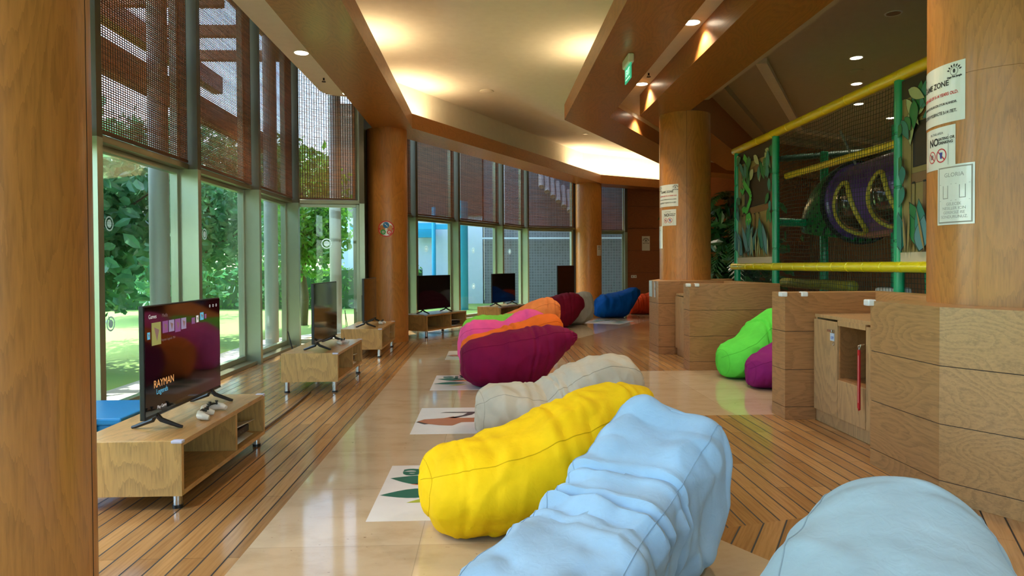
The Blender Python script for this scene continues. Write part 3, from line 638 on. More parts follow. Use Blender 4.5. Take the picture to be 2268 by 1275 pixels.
# ------------------------------------------------------------------ beanbags
def catmull(P, t):
    n = len(P) - 1; i = min(int(t * n), n - 1); u = t * n - i
    p0, p1, p2, p3 = P[max(i - 1, 0)], P[i], P[i + 1], P[min(i + 2, n)]
    return [.5 * ((2 * b) + (-a + c) * u + (2 * a - 5 * b + 4 * c - d) * u * u + (-a + 3 * b - 3 * c + d) * u ** 3) for a, b, c, d in zip(p0, p1, p2, p3)]
def beanbag(label, col, st, seed=0, amp=.012, res=(110, 96), head=None, seams=(.12, .38, .74), fname=None, fold=.5, e=.86, fs=1.0, ncr=30, cd=.018, tilt=0, bn=.14, facet=.03, xcr=(), back=0):
    st = [(q[0], q[1] + back) + tuple(q[2:]) for q in st]
    """st: stations (x, y, top z, bottom z, half width) along the bag from seat to tip"""
    nu, nv = res; rows = []
    pts = [catmull(st, i / nu) for i in range(nu + 1)]
    d = Vector((st[-1][0] - st[0][0], st[-1][1] - st[0][1], 0)); d.normalize(); side = Vector((d.y, -d.x, 0))   # side towards the viewer's right of heading
    cx = sum(p[0] for p in st) / len(st); cy = sum(p[1] for p in st) / len(st)
    off = Vector((seed * 3.7, seed * 1.3, seed * 2.1)); rc = random.Random(seed * 17 + 3)
    Lg = sum(math.hypot(st[i + 1][0] - st[i][0], st[i + 1][1] - st[i][1]) for i in range(len(st) - 1)); CR = []
    arc = [0.0]
    for i in range(nu): arc.append(arc[-1] + math.dist((pts[i][0], pts[i][1], pts[i][2] * .8), (pts[i + 1][0], pts[i + 1][1], pts[i + 1][2] * .8)))
    Lg = arc[-1]
    for k in range(int(ncr)):
        aa = rc.gauss(math.pi / 2, .55) if rc.random() < (.15 if facet > .08 else .6) else rc.uniform(0, math.pi)
        s0 = rc.uniform(.05, 1) * Lg if k % 3 else Lg * rc.gauss(.5, .12)
        CR.append((s0, rc.uniform(-.1, math.pi + .1), math.cos(aa), math.sin(aa), rc.uniform(.07, .24), rc.uniform(.016, .034), rc.uniform(.5, 1.0)))
    for i, (x, y, zt, zb, a) in enumerate(pts):
        a = max(a, .004); zt = max(zt, zb + .01); zb = max(zb, 0)
        row = []
        zc = (zt + zb) / 2; h = (zt - zb) / 2
        for j in range(nv):
            th = 2 * math.pi * j / nv; c, s = math.cos(th), math.sin(th)
            cc = math.copysign(abs(c) ** e, c); ss = math.copysign(abs(s) ** e, s)
            if s < 0: cc *= 1 - bn * (-s)                # narrows a little where it meets the floor
            row.append(Vector((x, y, zc + h * ss + tilt * cc * max(0, i / nu - .35) * (a / .3) * max(0, ss + .3))) + side * (a * cc))
        rows.append(row)
    # displacement: broad slump, long creases and pinched folds
    P0 = [[v.copy() for v in r_] for r_ in rows]
    for i in range(1, nu):
        t = i / nu
        for j in range(nv):
            p = P0[i][j]; du = P0[i + 1][j] - P0[i - 1][j]; dv = P0[i][(j + 1) % nv] - P0[i][j - 1]
            n = du.cross(dv)
            if n.length < 1e-9: continue
            n.normalize()
            ctr = Vector((pts[i][0], pts[i][1], (pts[i][2] + pts[i][3]) / 2))
            if n.dot(p - ctr) < 0: n = -n
            q = p + off
            loc_d = Vector((q.dot(d) , q.dot(side), q.z))
            w1 = noise.noise(q * 2.6) * 1.4
            r1 = 1 - abs(noise.noise(Vector((loc_d.x * 4.6, loc_d.y * 2.2, loc_d.z * 2.6)) * fs + Vector((w1 * .6, w1 * .6, 0))))
            r2 = 1 - abs(noise.noise(Vector((loc_d.x * 8, loc_d.y * 4.5, loc_d.z * 4)) * fs + Vector((0, w1, 5))))
            dd = amp * (1.5 * w1 * .6 + fold * 1.6 * (r1 ** 6 - .4) + fold * .55 * (r2 ** 5 - .35))
            dd += amp * .9 * math.sin(th * 0 + 26 * (j / nv) * 2 * math.pi / 2) * math.exp(-((1 - t) / .09) ** 2) * .6
            sl = arc[i] + .035 * w1; qa = th if th < math.pi * 1.5 else th - 2 * math.pi; rad_ = (pts[i][4] + .2) * .5 + .05
            ql = qa * rad_ * 1.3 + .03 * noise.noise(q * 4 + Vector((9, 0, 0)))
            cr = 0
            for sf, q0, ad, hl, wd_, de in xcr:
                ds, dq = sl - sf * Lg, ql - q0 * rad_ * 1.3; ca, sa = math.cos(R(ad)), math.sin(R(ad)); par = ds * ca + dq * sa; x_ = (-ds * sa + dq * ca) / wd_
                if abs(x_) < 4: cr += math.exp(-(par / hl) ** 2) * de * (-math.exp(-abs(x_) * 1.3) + .6 * math.exp(-((abs(x_) - 1.6) ** 2)))
            for s0, q0, ca, sa, hl, wd_, de in CR:
                ds, dq = sl - s0, ql - q0 * rad_ * 1.3; par = ds * ca + dq * sa
                if abs(par) > hl * 2.4: continue
                per = -ds * sa + dq * ca
                if abs(per) > wd_ * 4: continue
                fall = math.exp(-(par / hl) ** 2) * de; x_ = per / wd_
                cr += fall * (-math.exp(-abs(x_) * 1.6) + .75 * math.exp(-((abs(x_) - 1.5) ** 2)))
            ta_ = arc[i] / Lg; dd += cd * cr * min(1, ta_ / .15, (1 - ta_) / .08)
            fa = abs(noise.noise(Vector((loc_d.x * 3.4, loc_d.y * 2.6, loc_d.z * 2.8)) + Vector((3, w1 * .4, 0)))); fb = abs(noise.noise(Vector((loc_d.x * 6.5, loc_d.y * 5, loc_d.z * 5)) + Vector((w1 * .5, 8, 0))))
            dd += facet * ((.2 - fa) + .5 * (fb - .2))
            edge = min(1, t / .05, (1 - t) / .05)
            dd *= edge
            if p.z < .03: dd *= .2
            rows[i][j] = p + n * dd
            if rows[i][j].z < 0: rows[i][j].z = 0.0
    base = Vector((cx, cy, 0))
    m = MB(); vs = [v - base for r_ in rows for v in r_]; fs = []
    for i in range(nu):
        for j in range(nv): fs.append((i * nv + j, i * nv + (j + 1) % nv, (i + 1) * nv + (j + 1) % nv, (i + 1) * nv + j))
    fs += [tuple(range(nv))[::-1], tuple(range(nu * nv, (nu + 1) * nv))]
    m.add(vs, fs)
    o = thing('beanbag', label, 'beanbag', (cx, cy, 0), 0, 'beanbag loungers on the floor')
    F = fabric(fname or ('fabric_' + label.split()[0] + str(seed)), col)
    m.build('cover', F, o, smooth=True)
    sm = MB()
    for ph in seams:
        j = int(ph * nv) % nv
        l = []
        for i in range(3, nu - 2):
            p = rows[i][j] - base; c = Vector((pts[i][0], pts[i][1], (pts[i][2] + pts[i][3]) / 2)) - base
            if p.z > .03: l.append(p + (p - c).normalized() * .0006)
        if len(l) > 3: sm.tube(l, .0024, 5)
    i = int(.13 * nu); l = [rows[i][j] - base for j in range(nv)]
    l = [p for p in l if p.z > .02]
    if len(l) > 5:
        k = max(range(len(l)), key=lambda q: (l[q] - l[q - 1]).length); l = l[k:] + l[:k]; sm.tube(l, .0022, 5)
    sm.build('seam', fabric('seam_' + (fname or ('fabric_' + label.split()[0] + str(seed))), tuple(c * .78 for c in col)), o)
    return o
YEL = (.90, .55, .005); LBL = (.33, .49, .66); BEI = (.56, .50, .385); BUR = (.20, .004, .045); ORA = (.84, .155, .015); PNK = (.86, .10, .33)
beanbag('bright yellow beanbag between the beige one and the big light blue one', YEL,
    [(-.47, 3.38, .26, .16, .03), (-.44, 3.38, .33, .07, .18), (-.35, 3.39, .39, .0, .29), (-.07, 3.42, .455, 0, .36), (.15, 3.47, .55, 0, .37), (.40, 3.55, .63, .02, .33), (.60, 3.63, .665, .18, .25), (.71, 3.68, .63, .35, .14), (.75, 3.69, .56, .44, .03)], 1, .011, res=(150, 130), ncr=34, cd=.012, facet=.045, xcr=[(.60, 1.3, 78, .22, .035, 1.8), (.72, 1.5, 110, .2, .03, 1.6), (.80, 1.0, 50, .2, .03, 1.2), (.52, .6, 95, .2, .03, 1.1)])
beanbag('large crumpled light blue beanbag in the foreground, leaning over the yellow one', LBL,
    [(-.10, 2.00, .14, .06, .06), (-.06, 2.05, .20, .02, .24), (.06, 2.23, .27, 0, .31), (.245, 2.52, .345, 0, .285), (.415, 2.72, .425, .0, .265), (.555, 2.865, .545, .0, .25), (.645, 2.95, .63, .0, .245), (.70, 3.0, .675, .04, .24), (.73, 3.03, .62, .10, .215), (.742, 3.04, .45, .25, .05)], 2, .014, fold=.25, res=(200, 180), e=.42, ncr=44, cd=.034, tilt=-.03, facet=.085, seams=(.125, .375), bn=.26, xcr=[(.70, 1.4, 28, .22, .034, 1.3), (.80, 1.95, 125, .18, .03, 1.1), (.64, .9, 62, .2, .03, 1.2), (.84, 1.1, 70, .16, .028, 1.0), (.60, 2.2, 145, .2, .03, 1.1), (.76, 1.6, 85, .2, .026, .8)])
beanbag('pale grey-blue beanbag cropped by the bottom edge, in front of the near partition', (.36, .47, .53),
    [(.62, .95, .2, .1, .05), (.65, 1.02, .38, 0, .36), (.75, 1.3, .50, 0, .42), (.90, 1.6, .60, 0, .36), (1.03, 1.82, .69, .1, .28), (1.09, 1.92, .68, .22, .20), (1.12, 1.97, .56, .4, .05)], 3, .009, fname='fabric_paleblue', res=(130, 110), ncr=20, cd=.010)
beanbag('beige beanbag with a deep fold, between the burgundy and the yellow ones', BEI,
    [(-.29, 5.25, .22, .1, .03), (-.26, 5.26, .31, .02, .2), (-.15, 5.28, .37, 0, .31), (.05, 5.3, .385, 0, .36), (.22, 5.34, .365, 0, .35), (.45, 5.38, .50, 0, .33), (.72, 5.42, .60, .03, .28), (.92, 5.45, .57, .15, .22), (1.02, 5.47, .46, .26, .1), (1.035, 5.47, .4, .3, .02)], 4, .013, res=(170, 150), ncr=44, cd=.020, facet=.05, xcr=[(.40, 1.2, 62, .30, .032, 2.6), (.47, 1.9, 112, .26, .03, 2.2), (.52, .7, 40, .22, .028, 1.8), (.72, 1.1, 20, .2, .025, 1.2)])
beanbag('dark burgundy beanbag with a pointed tip, in front of the orange one', BUR,
    [(-.56, 7.35, .3, .2, .03), (-.545, 7.355, .40, .12, .17), (-.48, 7.36, .47, .05, .28), (-.36, 7.37, .52, .0, .34), (-.1, 7.4, .585, 0, .38), (.12, 7.43, .62, 0, .36), (.32, 7.45, .645, .09, .31), (.50, 7.47, .635, .27, .22), (.63, 7.485, .59, .40, .12), (.71, 7.5, .545, .48, .03)], 5, .010, res=(150, 120), ncr=40, cd=.018, xcr=[(.86, 1.2, 20, .18, .03, 1.6), (.88, .6, 10, .2, .03, 1.4), (.8, 1.6, 30, .2, .03, 1.2)])
beanbag('bright orange beanbag squeezed between the burgundy and the pink ones', ORA,
    [(-.62, 8.12, .26, .12, .03), (-.58, 8.12, .40, .02, .2), (-.44, 8.13, .475, 0, .30), (-.15, 8.15, .545, 0, .33), (.1, 8.18, .63, 0, .32), (.35, 8.2, .705, .1, .28), (.52, 8.22, .70, .3, .2), (.61, 8.23, .6, .42, .04)], 6, .009)
beanbag('hot pink beanbag with a dip in the middle, behind the orange one', PNK,
    [(-.71, 8.68, .32, .15, .03), (-.66, 8.68, .50, .03, .22), (-.52, 8.70, .585, 0, .31), (-.3, 8.72, .60, 0, .33), (-.14, 8.73, .585, 0, .32), (.05, 8.75, .69, 0, .31), (.26, 8.77, .745, .1, .27), (.40, 8.78, .70, .3, .18), (.47, 8.79, .6, .42, .04)], 7, .010, xcr=[(.40, 1.2, 72, .2, .035, 2.6), (.44, 1.8, 100, .25, .03, 2), (.5, 1.0, 40, .15, .025, 1.3)], back=.12)
beanbag('light green beanbag peeking out behind the pink one', (.22, .62, .07),
    [(-.72, 9.36, .34, .14, .03), (-.67, 9.36, .5, .02, .2), (-.52, 9.38, .585, 0, .31), (-.25, 9.4, .60, 0, .34), (0, 9.42, .62, 0, .32), (.2, 9.44, .63, .1, .25), (.33, 9.45, .55, .3, .04)], 8, .009, back=.2)
beanbag('pale orange beanbag with a wrinkled seat, in front of the small far television', (.86, .26, .07),
    [(-.38, 10.6, .34, .12, .03), (-.32, 10.6, .46, .02, .2), (-.1, 10.62, .55, 0, .32), (.18, 10.64, .67, 0, .33), (.42, 10.66, .78, .1, .30), (.60, 10.68, .79, .25, .24), (.72, 10.7, .70, .40, .12), (.755, 10.7, .63, .5, .03)], 9, .014)
beanbag('dark red beanbag beside the grey one, in front of the farthest television', (.17, .004, .022),
    [(.42, 14.2, .3, .12, .03), (.48, 14.2, .45, .02, .2), (.65, 14.23, .56, 0, .33), (.85, 14.27, .64, 0, .37), (1.1, 14.3, .71, 0, .36), (1.32, 14.32, .72, .16, .27), (1.46, 14.34, .62, .36, .14), (1.52, 14.35, .5, .42, .03)], 10, .010)
beanbag('grey beanbag tucked behind the dark red one', (.42, .42, .36),
    [(.8, 15.0, .3, .12, .03), (.92, 15.0, .5, 0, .28), (1.25, 15.02, .64, 0, .35), (1.52, 15.04, .71, 0, .33), (1.70, 15.06, .69, .08, .24), (1.79, 15.07, .55, .15, .1), (1.81, 15.07, .4, .25, .02)], 11, .008)
beanbag('royal blue beanbag in front of the farthest pillar', (.0, .085, .40),
    [(2.03, 16.9, .35, .15, .03), (2.08, 16.9, .48, .04, .25), (2.24, 16.92, .56, 0, .38), (2.5, 16.95, .60, 0, .42), (2.75, 16.98, .67, 0, .38), (2.95, 17.0, .73, .2, .28), (3.1, 17.02, .74, .42, .16), (3.19, 17.03, .68, .54, .03)], 12, .010)
beanbag('red-orange beanbag just visible behind the royal blue one', (.68, .06, .01),
    [(3.05, 18.1, .25, .1, .03), (3.15, 18.1, .4, 0, .25), (3.4, 18.1, .5, 0, .35), (3.7, 18.12, .56, 0, .35), (4.0, 18.15, .6, .2, .25), (4.1, 18.16, .5, .4, .03)], 13, .008)
beanbag('lime green beanbag leaning on the partition in the side bay', (.12, .72, .07),
    [(2.37, 7.80, .25, .12, .03), (2.41, 7.80, .33, .03, .2), (2.52, 7.82, .40, 0, .31), (2.68, 7.85, .50, 0, .34), (2.85, 7.88, .67, 0, .32), (3.0, 7.9, .79, .08, .27), (3.12, 7.92, .79, .25, .2), (3.20, 7.93, .7, .4, .04)], 14, .011)
beanbag('purple beanbag beside the lime green one, half hidden by the end post', (.24, .015, .15),
    [(2.47, 7.16, .22, .1, .03), (2.51, 7.16, .3, .02, .18), (2.62, 7.18, .36, 0, .27), (2.8, 7.19, .48, 0, .30), (3.0, 7.2, .61, 0, .28), (3.14, 7.2, .68, .2, .2), (3.2, 7.2, .6, .35, .03)], 15, .010)

# ------------------------------------------------------------------ floor stickers
DKG = plain('print_dark_green', (.0, .12, .075), .4); ORG = plain('print_orange', (.75, .22, .08), .4); OLV = plain('print_olive', (.42, .45, .03), .4); FOX = plain('print_fox', (.42, .15, .07), .4); FOXD = plain('print_fox_dark', (.06, .045, .05), .4)
VINYL = plain('white_vinyl', (.80, .76, .72), .22)
def sticker(cx_, cy_, rz, kind, label):
    o = thing('floor_sticker', label, 'sticker', (cx_, cy_, 0), rz, 'square printed stickers on the stone path')
    MB().box(-.485, .485, -.485, .485, .0003, .0016).build('vinyl', VINYL, o)
    m = MB(); f = lambda u, v: Vector((-u, -v, .0022))          # printed to be read from the window side
    if kind == 'logo':
        textmesh('Jungle', .27, m, lambda u, v: f(u + .40, v - .40), 0, 'RIGHT', .008)
        for sx in (-1, 1):
            for (u, v, l, w_, r_, mi) in [(.10, .10, .27, .13, 12, 0), (.10, -.06, .28, .12, -8, 0), (.06, .05, .2, .05, 2, 1), (.08, -.14, .18, .05, -22, 2), (.03, .2, .22, .1, 50, 0)]:
                flat(m, [(sx * a, -b - .03) for a, b in leafpoly(u * 1.3, v * 1.2, l * 1.25, w_ * 1.35, R(r_))], f, mi)
    else:
        body = [(.40, .05), (.28, .12), (.17, .14), (.10, .02), (-.38, .02), (-.40, -.14), (.12, -.14), (.18, -.20), (.26, -.14), (.42, -.10), (.47, -.02)]
        flat(m, [(u, v - .02) for u, v in body], f, 3)
        flat(m, [(.16, -.15), (.02, -.28), (-.02, -.40), (.26, -.40), (.30, -.37), (.06, -.36), (.10, -.26), (.22, -.17)], f, 4)
        flat(m, [(.46, -.04), (.50 - .02, -.02), (.40, .07), (.37, .05)], f, 4)
        m.v = [(x, y - .10, z) for x, y, z in m.v]
    m.build('print', [DKG, ORG, OLV, FOX, FOXD], o)
    return o
sticker(-.285, 3.96, R2, 'logo', 'white floor sticker with green leaves, partly under the yellow beanbag')
sticker(-.33, 5.76, R2, 'fox', 'white floor sticker with a brown animal, beside the beige beanbag')
sticker(-.40, 7.62, R2, 'logo', 'white floor sticker with leaves and lettering, beside the burgundy beanbag')
sticker(-.47, 9.95, R2, 'fox', 'white floor sticker in the shade beside the pink beanbag')
sticker(2.15, 15.55, R(-28), 'logo', 'white floor sticker in front of the royal blue beanbag')

# ------------------------------------------------------------------ notices and signs
def on_col(c, r_, phi, z, off=.0025):
    """(u right, v up) on a column's face; phi in degrees is the poster centre"""
    def f(u, v, lift=0): a = R(phi) + u / r_; return Vector((c[0] + (r_ + off + lift) * math.cos(a), c[1] + (r_ + off + lift) * math.sin(a), z + v))
    return f
def cyl_sheet(m, f, w_, h_, mi=0, n=16, u0=0, v0=0, lift=0):
    for i in range(n):
        a, b = u0 - w_ / 2 + w_ * i / n, u0 - w_ / 2 + w_ * (i + 1) / n
        m.mat(mi).add([f(a, v0 - h_ / 2, lift), f(b, v0 - h_ / 2, lift), f(b, v0 + h_ / 2, lift), f(a, v0 + h_ / 2, lift)], [(0, 1, 2, 3)])
def jungle_logo(m, f, u, v, s, mi=1):
    for a in range(-75, 80, 25):
        flat(m, leafpoly(u + .35 * s * math.sin(R(a)), v + .3 * s * math.cos(R(a)), .22 * s, .12 * s, R(90 - a)), f, mi)
    annulus(m, u, v, .26 * s, .29 * s, f, mi, 16); flat(m, ell(u, v + .02 * s, .09 * s, .15 * s, 12), f, mi)
    textmesh('Gaga Fun Jungle', .17 * s, m, lambda a, b: f(u + a, v - .42 * s + b), mi, 'CENTER', .001)
def prohibited(m, f, u, v, s, cup=True):
    annulus(m, u, v, s * .84, s, f, 2, 26)
    if cup: flat(m, [(u - .3 * s, v + .45 * s), (u + .3 * s, v + .45 * s), (u + .15 * s, v - .45 * s), (u - .15 * s, v - .45 * s)], f, 3)
    else:
        for k in range(3): flat(m, [(u - .45 * s, v + (.2 - k * .25) * s), (u + .45 * s, v + (.2 - k * .25) * s), (u + .45 * s, v + (.33 - k * .25) * s), (u - .45 * s, v + (.33 - k * .25) * s)], f, 1)
    flat(m, [(u - .66 * s, v + .54 * s), (u - .54 * s, v + .66 * s), (u + .66 * s, v - .54 * s), (u + .54 * s, v - .66 * s)], lambda a, b: f(a, b, .0004), 2)
PM = [PAPER, INK, REDINK, plain('blue_ink', (.05, .06, .35), .5), GREY, plain('silver_frame', (.33, .30, .25), .4)]
def notice_game(c, r_, phi, z, label, w_=.46, h_=.345):
    f = on_col(c, r_, phi, z); m = MB(); cyl_sheet(m, f, w_, h_)
    g = lambda u, v, l=0: f(u, v, .001 + l)
    jungle_logo(m, g, .165, .118, .085)
    jungle_logo(m, g, -.165, .118, .085)
    textmesh('GAME ZONE', .046, m, lambda a, b: g(a, .045 + b), 1, 'CENTER', .0012)
    textmesh('CHILDREN AGE OF 5-14 YEARS OLD.', .026, m, lambda a, b: g(a, -.012 + b), 2, 'CENTER', .0008, .9)
    textmesh('5-14 YAS ARASI COCUKLAR ICIN OYUN ALANIDIR.', .019, m, lambda a, b: g(a, -.065 + b), 1, 'CENTER', .0006, .85)
    textmesh('ДЛЯ ДЕТЕЙ В ВОЗРАСТЕ 5-14 ЛЕТ.', .024, m, lambda a, b: g(a, -.118 + b), 1, 'CENTER', .0008, .9)
    o = m.build('notice', PM); tag(o, label, 'notice'); return o
def notice_no(c, r_, phi, z, label, w_=.33, h_=.25):
    f = on_col(c, r_, phi, z); m = MB(); cyl_sheet(m, f, w_, h_)
    g = lambda u, v, l=0: f(u, v, .001 + l)
    textmesh('IN THIS AREA', .020, m, lambda a, b: g(a, .082 + b), 1, 'CENTER')
    textmesh('NO', .062, m, lambda a, b: g(a - .075, .02 + b), 1, 'LEFT', .002)
    textmesh('EATING OR', .022, m, lambda a, b: g(a + .024, .046 + b), 1, 'LEFT', .0008); textmesh('DRINKING', .022, m, lambda a, b: g(a + .024, .022 + b), 1, 'LEFT', .0008)
    prohibited(m, g, -.042, -.045, .037, False); prohibited(m, g, .045, -.045, .042, True)
    for q in ([-.10, .10, .072, .075], [-.10, .10, -.105, -.102]): flat(m, [(q[0], q[2]), (q[1], q[2]), (q[1], q[3]), (q[0], q[3])], g, 4)
    for q in (-.10, .097): flat(m, [(q, -.105), (q + .003, -.105), (q + .003, .075), (q, .075)], g, 4)
    o = m.build('notice', PM); tag(o, label, 'notice'); return o
def notice_gloria(c, r_, phi, z, label, w_=.232, h_=.35):
    f = on_col(c, r_, phi, z, .005); m = MB(); cyl_sheet(m, f, w_, h_)
    g = lambda u, v, l=0: f(u, v, .001 + l)
    cyl_sheet(m, g, w_ - .02, h_ - .02, 5); cyl_sheet(m, lambda u, v, l=0: g(u, v, .0006), w_ - .036, h_ - .036, 0)
    h = lambda u, v, l=0: f(u, v, .0024 + l)
    textmesh('GLORIA', .034, m, lambda a, b: h(a, .105 + b), 4, 'CENTER')
    for sx in (-1, 1):
        u = sx * .052
        for q in ((-.042, .042, .062, .064), (-.042, .042, -.034, -.032)): flat(m, [(u + q[0], q[2]), (u + q[1], q[2]), (u + q[1], q[3]), (u + q[0], q[3])], h, 4)
        for q in ((-.018, -.014), (.014, .018)): flat(m, [(u + q[0], -.02), (u + q[1], -.02), (u + q[1], .055), (u + q[0], .055)], h, 4)
        flat(m, [(u - .018, -.022), (u + .018, -.022), (u + .018, -.018), (u - .018, -.018)], h, 4)
    for i, t in enumerate(['GELECEK', 'NESILLER ICIN', 'GEREKSIZ ISE', 'SONDURUNUZ.']):
        textmesh(t, .024, m, lambda a, b, i=i: h(a, -.062 - .025 * i + b), 4, 'CENTER', 0, .95)
    o = m.build('notice', PM); tag(o, label, 'notice'); return o
def ang(c, X, Y): return math.degrees(math.atan2(Y - c[1], X - c[0]))
notice_game(CN, .385, -185.8, 2.30, 'large GAME ZONE notice, topmost on the big near pillar')
notice_no(CN, .385, -181.3, 1.985, 'no eating or drinking notice on the big near pillar', .29, .25)
notice_gloria(CN, .385, -161.0, 1.70, 'silver framed hotel light-switch notice on the big near pillar')
notice_game(C3, .395, -149, 2.37, 'GAME ZONE notice on the pillar in the middle of the hall', .42, .34)
notice_no(C3, .395, -145, 2.03, 'no eating or drinking notice on the pillar in the middle of the hall', .30, .25)
m = MB(); f = on_col(C3, .395, -179, 1.73); cyl_sheet(m, f, .22, .35); g = lambda u, v, l=0: f(u, v, .001)
textmesh('GLORIA', .03, m, lambda a, b: g(a, .1 + b), 4, 'CENTER'); tag(m.build('notice', PM), 'narrow framed notice on the side of the middle pillar, lowest of three', 'notice')
m = MB(); f = on_col((2.24, 19.95), .38, -42, 1.72); cyl_sheet(m, f, .2, .30); g = lambda u, v, l=0: f(u, v, .001); jungle_logo(m, g, 0, .08, .12)
for k in range(4): flat(m, [(-.07, -.02 - .03 * k), (.07, -.02 - .03 * k), (.07, -.012 - .03 * k), (-.07, -.012 - .03 * k)], g, 4)
tag(m.build('notice', PM), 'small white notice on the farthest pillar', 'notice')
# round sticker on the pillar
f = on_col((-2.16, 11.9), .345, -84, 1.935, .003); m = MB()
annulus(m, 0, 0, 0, .135, f, 0, 36); g = lambda u, v, l=0: f(u, v, .001); h = lambda u, v, l=0: f(u, v, .002)
annulus(m, 0, 0, .118, .137, g, 1, 36); flat(m, [(-.125, -.01), (0, -.01), (.125, -.01), (.125, .012), (0, .012), (-.125, .012)], g, 1)
annulus(m, 0, .062, 0, .052, g, 2, 20); annulus(m, -.05, -.055, 0, .045, g, 3, 20); annulus(m, .052, -.058, 0, .042, g, 1, 20)
annulus(m, -.05, -.055, .012, .022, h, 0, 14); annulus(m, .052, -.058, .012, .02, h, 0, 14); flat(m, [(-.03, .085), (-.02, .09), (.03, .04), (.02, .035)], h, 0)
tag(m.build('round_sticker', [PAPER, plain('sign_red', (.6, .03, .02), .4), plain('sign_blue', (.01, .16, .40), .4), plain('sign_green', (.03, .32, .05), .4)]), 'round red-rimmed sticker with blue, green and red discs on a pillar', 'sticker')
# wall poster and socket on the red wall
def wallpt(x, z, off=.012): y = 21.5 + (x - 4.32) * .104; X, Y = B(x, y - off); return Vector((X, Y, z))
m = MB(); f = lambda u, v: wallpt(5.02 + u, 1.98 + v); flat(m, [(-.13, -.23), (.13, -.23), (.13, .23), (-.13, .23)], f, 0); g = lambda u, v, l=0: wallpt(5.02 + u, 1.98 + v, .02)
jungle_logo(m, g, 0, .08, .2); tag(m.build('notice', PM), 'framed notice on the red wood wall', 'notice')
m = MB().box(-.09, .09, -.02, 0, -.045, .045); o = m.build('wall_socket', WHITE, bevel=.004); o.location = wallpt(4.62, .93, .0); o.rotation_euler = (0, 0, A0 + R(6)); tag(o, 'double white socket low on the red wood wall', 'socket')
m2 = MB()
for sx in (-.045, .045): m2.cyl(sx, 0, -.021, -.0195, .022, 14)
m2.xf(Matrix.Rotation(R(90), 4, 'X')); m2.v = [(a, -.0215, c) for a, b, c in m2.v]; m2.build('outlet', GREY, o)
# post end signs
m = MB(); o = thing('wall_sign', 'pale bracket sign with a figure on the end post of the far partition', 'sign', B(x0, 10.1, .84), A0)
MB().box(-.012, -.002, .10, .26, -.02, .22).build('plate', plain('pale_blue_plate', (.5, .62, .68), .3), o, bevel=.003)
k = MB(); flat(k, [(-.03, -.12), (.03, -.12), (.03, -.02), (.012, 0), (.03, .04), (.02, .1), (-.02, .1), (-.03, .04), (-.012, 0), (-.03, -.02)], lambda u, v: Vector((-.006, -.08 + u, .1 + v)), 0); k.build('figure', plain('pale_figure', (.6, .66, .74), .3), o)

# exit sign hanging under the middle soffit
ex = thing('exit_sign', 'green EXIT sign hanging below the middle wooden soffit', 'exit sign', B(1.6, 7.72, ZR), A0 + R(90))
MB().box(-.17, .17, -.035, .035, -.10, 0).build('housing', WHITE, ex, bevel=.015)
GE = emis('exit_green', (.03, .42, .22), .55); MB().box(-.16, .16, -.005, .005, -.27, -.10).build('panel', GE, ex)
t = MB(); textmesh('EXIT', .10, t, lambda a, b: Vector((a, -.0, b)), 0, 'CENTER', .002)
t.v = [(a, -.0062, c - .20) for a, b, c in [(v[0], v[1], v[2]) for v in t.v]]
st0 = len(t.v); t.box(-.11, .11, -.0062, -.0058, -.245, -.235)
t2 = MB(); t2.v = list(t.v); t2.f = list(t.f); t2.m = list(t.m)
t.build('lettering', emis('exit_white', (.55, .95, .75), .9), ex)
t2.v = [(-a, -b, c) for a, b, c in t2.v]; t2.build('lettering', MATS['exit_white'], ex)

# ------------------------------------------------------------------ ceiling fittings
LENS = emis('lamp_lens', (1, .86, .62), 6.0)
def downlight(x, y, z, label, lit=True, power=60, r_=.085, spread=95):
    o = thing('downlight', label, 'ceiling light', (x, y, z), 0, 'round recessed ceiling lights')
    m = MB(); m.lathe([(r_ + .018, -.001), (r_ + .016, -.008), (r_, -.006), (r_ - .004, .0)], n=28); m.build('trim_ring', WHITE, o, smooth=True)
    MB().cyl(0, 0, -.0075, -.0055, r_ - .002, 28).build('lens', LENS if lit else CHROME, o)
    if lit:
        l = light('lamp', 'SPOT', (0, 0, -.03), power, LAMP, (0, 0, 0), spot_size=R(spread), spot_blend=.6, shadow_soft_size=.05); l.parent = o
    return o
downlight(2.01, 7.60, 3.98, 'lit ceiling light in the narrow strip, the nearer of the two there', power=110, spread=120)
downlight(1.94, 10.16, 3.98, 'lit ceiling light in the narrow strip, the farther of the two there', power=110, spread=120)
q = along(2.12, 0, 1.3); downlight(q[0], q[1], 3.98, 'ceiling light past the corner of the middle soffit, hidden but for its glow', power=90, spread=120)
downlight(-2.62, 8.59, 3.98, 'ceiling light above the window side, the nearer of the two', power=50)
downlight(-2.52, 10.62, 3.98, 'ceiling light above the window side, next to the pillar', power=30)
for X, Y, lb, lit in [(5.24, 10.4, 'nearest lit ceiling light above the playground', True), (6.0, 11.9, 'second lit ceiling light above the playground', True), (6.8, 13.4, 'third lit ceiling light, seen through the playground net', True),
                 (8.15, 14.7, 'farthest lit ceiling light over the playground, near the green post', True), (4.78, 8.57, 'unlit chrome ceiling light near the top corner over the playground', False)]:
    downlight(X, Y, 4.42, lb, lit, 90)
for x, y, lb in [(2.2, 5.0, 'unseen hall side ceiling light added for fill, above the lockers'), (2.2, 2.5, 'unseen hall side ceiling light added for fill, above the near big pillar'), (2.2, .2, 'unseen hall side ceiling light added for fill, over the viewer'), (-2.2, 3.0, 'unseen window side ceiling light added for fill, above the nearest low stand'), (-2.2, .5, 'unseen window side ceiling light added for fill, behind the foreground pillar')]: downlight(*B(x, y), 3.98, lb, power=110, spread=120)  # out-of-view repeats of the strip lights, added to fill the room
